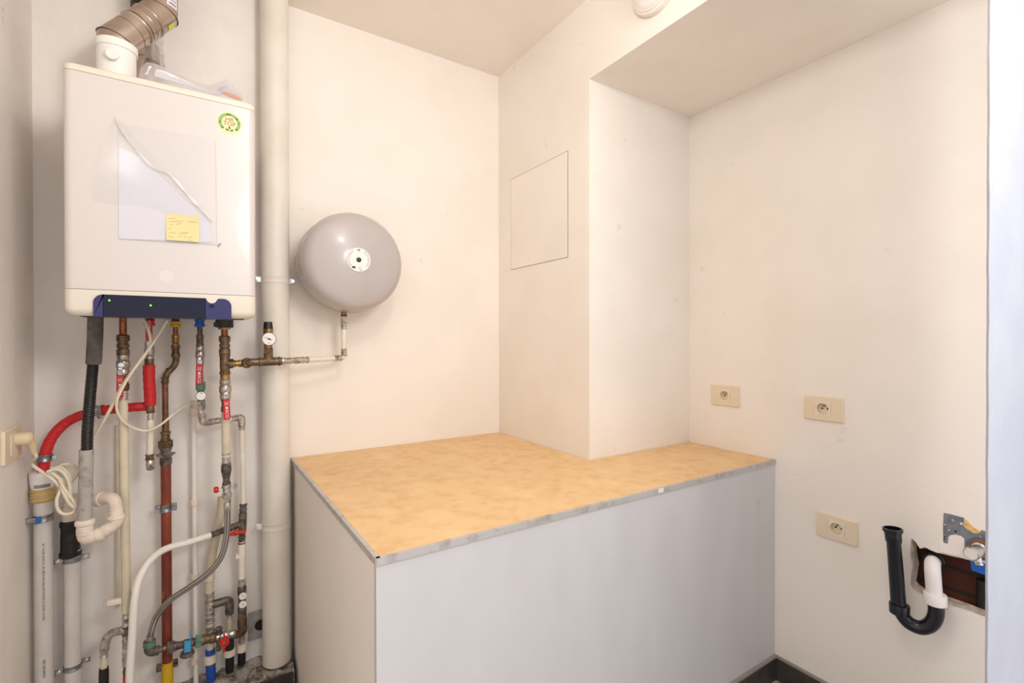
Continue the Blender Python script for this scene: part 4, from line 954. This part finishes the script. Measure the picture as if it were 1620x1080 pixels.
Y2 = 2.10
t = thing('waste_pipe', 'grey waste pipe with black rubber coupling beside the printed grey pipe', 'pipe')
x2 = P(114.5, 950, Y2).x; r2 = rad(114.5, Y2, 29); z2 = lambda py: P(112, py, Y2).z
obj('pipe', MB().lathe([(0, r2), (z2(870), r2)], (x2, Y2, 0), EZ, 36), 'pvc', t)
cp = [(0, 1.05), (.004, 1.26), (.016, 1.30), (.020, 1.14), (.06, 1.10), (.064, 1.14), (.068, 1.10), (.108, 1.08), (.112, 1.20), (.128, 1.20), (.132, .9)]
kz_ = (z2(822)-z2(880))/.132
obj('rubber_coupling', MB().lathe([(a*kz_, b*r2) for a, b in cp], (x2-.004, Y2, z2(880)), EZ, 40), 'black', t, smooth=40)
obj('spigot', MB().lathe([(0, r2*.93), (z2(800)-z2(824), r2*.93)], (x2-.004, Y2, z2(824)), EZ, 36), 'pvcw', t)
obj('inlet_bend', MB().tube(fillet([Vector((x2-.004, Y2, z2(806))), Vector((x2-.004, Y2, z2(788))), P(150, 791, YT+.055)], .03), r2*.80, 24), 'pvcw', t)
for py in (884, 1054):
    c = clamp_ring(t, Vector((x2, Y2, z2(py))), r2, .016, 'galv')
    for sx in (-1, 1):
        cxx = x2+sx*(r2+.010)
        obj('clamp_ear', MB().box(cxx-.012, cxx+.012, Y2-.002, Y2+.001, z2(py)-.008+.008*sx*(py > 900), z2(py)+.010+.008*sx*(py > 900)), 'galv', c, bevel=.0008)
        bolt(c, Vector((cxx+sx*.002, Y2-.002, z2(py)+.001+.008*sx*(py > 900))), 'chrome', .006, .006)
settle(t)

# ------------------------------------------------------------------ left wall socket with plug, cable and its coil
t = thing('wall_socket', 'ivory socket on the left wall with a yellowed plug in it', 'socket')
sy0, sy1, sz0, sz1 = 1.838, 1.985, 1.020, 1.112
obj('cover_plate', MB().box(XL-.0005, XL+.009, sy0, sy1, sz0, sz1), 'socket', t, bevel=.0025)
obj('socket_insert', MB().box(XL+.008, XL+.0105, sy0+.045, sy1-.042, sz0+.016, sz1-.016), 'socketin', t, bevel=.001)
settle(t)
t = thing('power_cable', 'cream cable with angled plug from the left socket, bundled over the white drain cap', 'cable')
pc = PX(27, 693, XL+.03); pc = Vector((XL+.026, 1.925, 1.077))
obj('plug_body', MB().lathe([(0, .0185), (.020, .019), (.030, .017), (.036, .010)], Vector((XL+.0107, pc.y, pc.z)), E1, 28), 'plug', t)
obj('plug_neck', MB().tube([pc+Vector((.010, .004, -.004)), pc+Vector((.014, .018, -.026)), pc+Vector((.016, .026, -.048))], [.0135, .0105, .0075], 18), 'plug', t)
YC = 2.03
n0 = pc+Vector((.016, .026, -.046))
def cb(*pts): return [P(*p) if len(p) == 3 else p for p in pts]
rc = .0046
obj('cord', MB().tube(spline([n0, n0+Vector((.003, .006, -.015))]+cb((50, 733, 2.0), (66, 746, 2.0), (82, 757, 1.99), (93, 768, 1.99), (100, 780, 1.985), (108, 790, 1.985), (117, 796, 1.985)), 8), rc, 12), 'cable', t)
obj('coil_loop', MB().tube(spline(cb((75, 746, 1.985), (90, 742, 1.98), (103, 750, 1.975), (110, 766, 1.975), (112, 785, 1.975), (118, 800, 1.975), (116, 810, 1.975), (102, 813, 1.975), (92, 806, 1.975), (90, 790, 1.975), (96, 772, 1.98), (94, 758, 1.985), (82, 747, 1.99)), 7), rc, 12), 'cable', t)
obj('coil_loop', MB().tube(spline(cb((80, 741, 2.0), (97, 740, 1.995), (108, 750, 1.99), (112, 762, 1.99), (106, 766, 1.99), (96, 757, 1.985), (100, 770, 1.97), (110, 784, 1.97), (120, 797, 1.97), (119, 803, 1.97), (110, 796, 1.97), (102, 782, 1.97), (96, 768, 1.975)), 7), rc, 12), 'cable', t)
obj('coil_loop', MB().tube(spline(cb((88, 740, 2.02), (103, 734, 2.02), (116, 736, 2.02), (122, 745, 2.02), (119, 755, 2.015), (108, 766, 2.0)), 7), rc, 12), 'cable', t)
YB2 = 1.93
obj('cord', MB().tube(spline(cb((112, 762, 1.995), (124, 742, 2.01), (138, 715, 2.01), (152, 686, 1.99), (165, 664, 1.965), (180, 637, 1.945), (190, 617, YB2), (204, 594, YB2), (219, 575, YB2), (229, 562, YB2), (238, 541, YB2), (235, 522, YB2), (228, 506, 1.945)), 8), rc, 12), 'cable', t, label='cable running up to the underside of the boiler')
settle(t)
o = obj('sensor_cable', MB().tube(spline(cb((264.5, 507, 1.93), (252, 527, 1.925), (238, 549, 1.915), (222, 570, 1.915), (204, 596, 1.915), (192, 617, 1.918), (185, 634, 1.922), (186, 652, 1.94), (196, 667, 1.96), (212, 677, 1.98), (232, 681, 1.995), (252, 673, 2.02), (272, 657, 2.03), (288, 645, 2.06), (300, 639, 2.09), (306, 637, 2.115)), 8), .0038, 12), 'cable')
solo(o, 'thin cream cable looping from the boiler past the red sleeve to the white conduit top', 'cable')

# ------------------------------------------------------------------ sink trap, mounting plate and stop valve in the right wall
XT, XW = XR-.085, XR-.062
t = thing('sink_trap', 'black plastic U-bend waste trap with white nut coming out of the broken wall', 'trap')
def q(px, py, X): return PX(px, py, X)
rtp = .0195
top, low = q(1412, 835, XT), q(1421.5, 955, XT)
dz = (top-low).normalized(); Lp = (top-low).length
obj('riser_pipe', MB().lathe([(0, rtp*1.06), (Lp-.045, rtp*.97), (Lp-.040, rtp*1.12), (Lp-.022, rtp*1.14), (Lp-.012, rtp*1.18), (Lp-.010, rtp*1.38), (Lp-.002, rtp*1.40), (Lp, rtp*1.3), (Lp, rtp*1.14), (Lp-.03, rtp*1.02)], low, dz, 40, cap=False), 'trap', t)
obj('pipe_bore', MB().lathe([(0, rtp*1.0), (.001, rtp*1.0)], low+dz*(Lp-.035), dz, 32), 'hole', t)
bnut = q(1423, 962, XT)
obj('slip_nut', MB().lathe([(-.017, rtp*1.2), (-.015, rtp*1.36), (.010, rtp*1.40), (.014, rtp*1.34), (.014, rtp*1.05)], bnut, EZ, 36), 'trap', t)
nut = q(1479.5, 948, XW)
ub = spline([q(1423.5, 960, XT), q(1427, 971, XT+.002), q(1438.5, 985, XT+.007), q(1457, 992.5, XT+.013), q(1472.5, 987, XT+.019), q(1480.5, 972, XW-.001), q(1480.8, 950, XW)], 8)
obj('u_bend', MB().tube(ub, rtp*1.04, 28), 'trap', t)
obj('outlet_bend', MB().tube(fillet([q(1477, 887, XR+.05), q(1474.5, 892, XW), q(1479, 950, XW)], .045, 12), rtp*1.03, 28), 'collar', t, label='white outlet bend')
obj('white_nut', MB().lathe([(-.014, rtp*1.28), (-.012, rtp*1.44), (.016, rtp*1.46), (.019, rtp*1.36), (.019, rtp*1.0)], nut, EZ, 36), 'collar', t, label='white slip nut')
sc_c = q(1476, 888, XR+.02)
for k, (rr_, m) in enumerate(((1.30, 'black'), (1.22, 'print'), (1.36, 'black'))):
    obj('rubber_seal', MB().lathe([(0, rtp*rr_*.98), (.004, rtp*(rr_+.1)), (.008, rtp*rr_*.98)], sc_c+E1*(.026-.010*k), -E1, 36), m, t)
settle(t)
t = thing('mounting_plate', 'grey zinc mounting plate with holes set in the plaster above the opening', 'plate')
pl = [(1493, 811), (1505, 813.5), (1525, 819), (1524, 826), (1525, 832), (1531, 838.5), (1540, 843.5), (1550, 843), (1553, 838), (1575, 847), (1575, 872), (1537, 862), (1527, 868), (1526, 866), (1526, 852), (1521, 847.5), (1512, 845), (1503, 846), (1500, 849), (1499, 859.5), (1492.5, 858), (1492, 836)]
def pp(x, y, dx=0): return PX(x, y, XR-.0015-dx)
obj('plate_sheet', MB().prism([pp(x, y) for x, y in pl], (.004, 0, 0)), 'plate', t)
for x, y, r_, m in ((1507.5, 822.5, .004, 'chrome'), (1512, 840.5, .003, 'hole'), (1495, 829.5, .0016, 'label'), (1501.5, 838, .0018, 'label'), (1495, 849, .002, 'hole'), (1494.5, 852.5, .002, 'hole'), (1531.5, 857.5, .002, 'hole'), (1531, 862, .0026, 'chrome'), (1551, 850, .003, 'foam'), (1521, 828, .0032, 'label')):
    obj('plate_hole' if m != 'chrome' else 'plate_screw', MB().lathe([(0, r_), (.0012, r_)], pp(x, y), -E1, 14), m, t)
settle(t)
mb_ = MB(); fp = [(1525, 820), (1529, 822), (1535, 829), (1542, 835), (1551, 840), (1547, 843.5), (1537, 842), (1529, 836), (1524, 831)]
cf = sum((pp(x, y) for x, y in fp), Vector())/len(fp)
mb_.rings([[PX(x, y, XR+.003) for x, y in fp], [pp(x, y, .001) for x, y in fp], [cf+(pp(x, y, .003)-cf)*.6 for x, y in fp]])
o = obj('insulation_patch', mb_, 'foam', smooth=20); solo(o, 'patch of yellow foam showing above the zinc plate', 'foam')
o = obj('plaster_patch', MB().prism([PX(x, y, XR-.001) for x, y in ((1485, 846), (1492, 858), (1499, 860), (1503, 846), (1512, 845.5), (1521, 848), (1526, 853), (1526.5, 868), (1529, 884), (1512, 879), (1496, 876), (1484, 872))], (.02, 0, 0)), 'wall', bevel=.002)
solo(o, 'smooth plaster patch below the zinc plate above the opening', 'plaster')
t = thing('stop_valve', 'chrome capped stop valve with blue backing at the right edge of the opening', 'valve')
vc = PX(1553, 868, XR-.004)
obj('backing_washer', MB().lathe([(0, .030), (.003, .030)], vc, -E1, 36), 'rough_brown', t)
obj('blue_rim', MB().lathe([(-.001, .0325), (.0015, .0325)], vc, -E1, 36), 'blue', t)
obj('blue_box', MB().prism([PX(x, y, XR+.004) for x, y in ((1534.5, 888), (1536, 902), (1578, 917), (1578, 880), (1540, 872))], (.045, 0, 0)), 'blue', t, bevel=.002)
ve = PX(1536, 876, XR-.058); ax = (ve-vc)
obj('chrome_body', MB().lathe([(0, .017), (.004, .0205), (.010, .0205), (.013, .0165), (ax.length-.012, .0165), (ax.length-.010, .0185), (ax.length, .0185), (ax.length+.001, .0165)], vc, ax, 36), 'chrome', t)
obj('cap_face', MB().lathe([(0, .0163), (.0012, .016)], vc+ax.normalized()*ax.length, ax, 36), 'lampw', t)
obj('outlet_stub', MB().lathe([(0, .009), (.022, .009), (.024, .011), (.030, .010)], vc+ax*.45-EZ*.008, Vector((-.15, -.25, -1)), 20), 'chrome', t)
settle(t)
o = obj('wall_pipe', MB().tube([PX(1556, 917, XR+.05), PX(1556, 1000, XR+.05)], .0165, 24), 'black')
solo(o, 'dark pipe standing inside the broken wall opening', 'pipe')
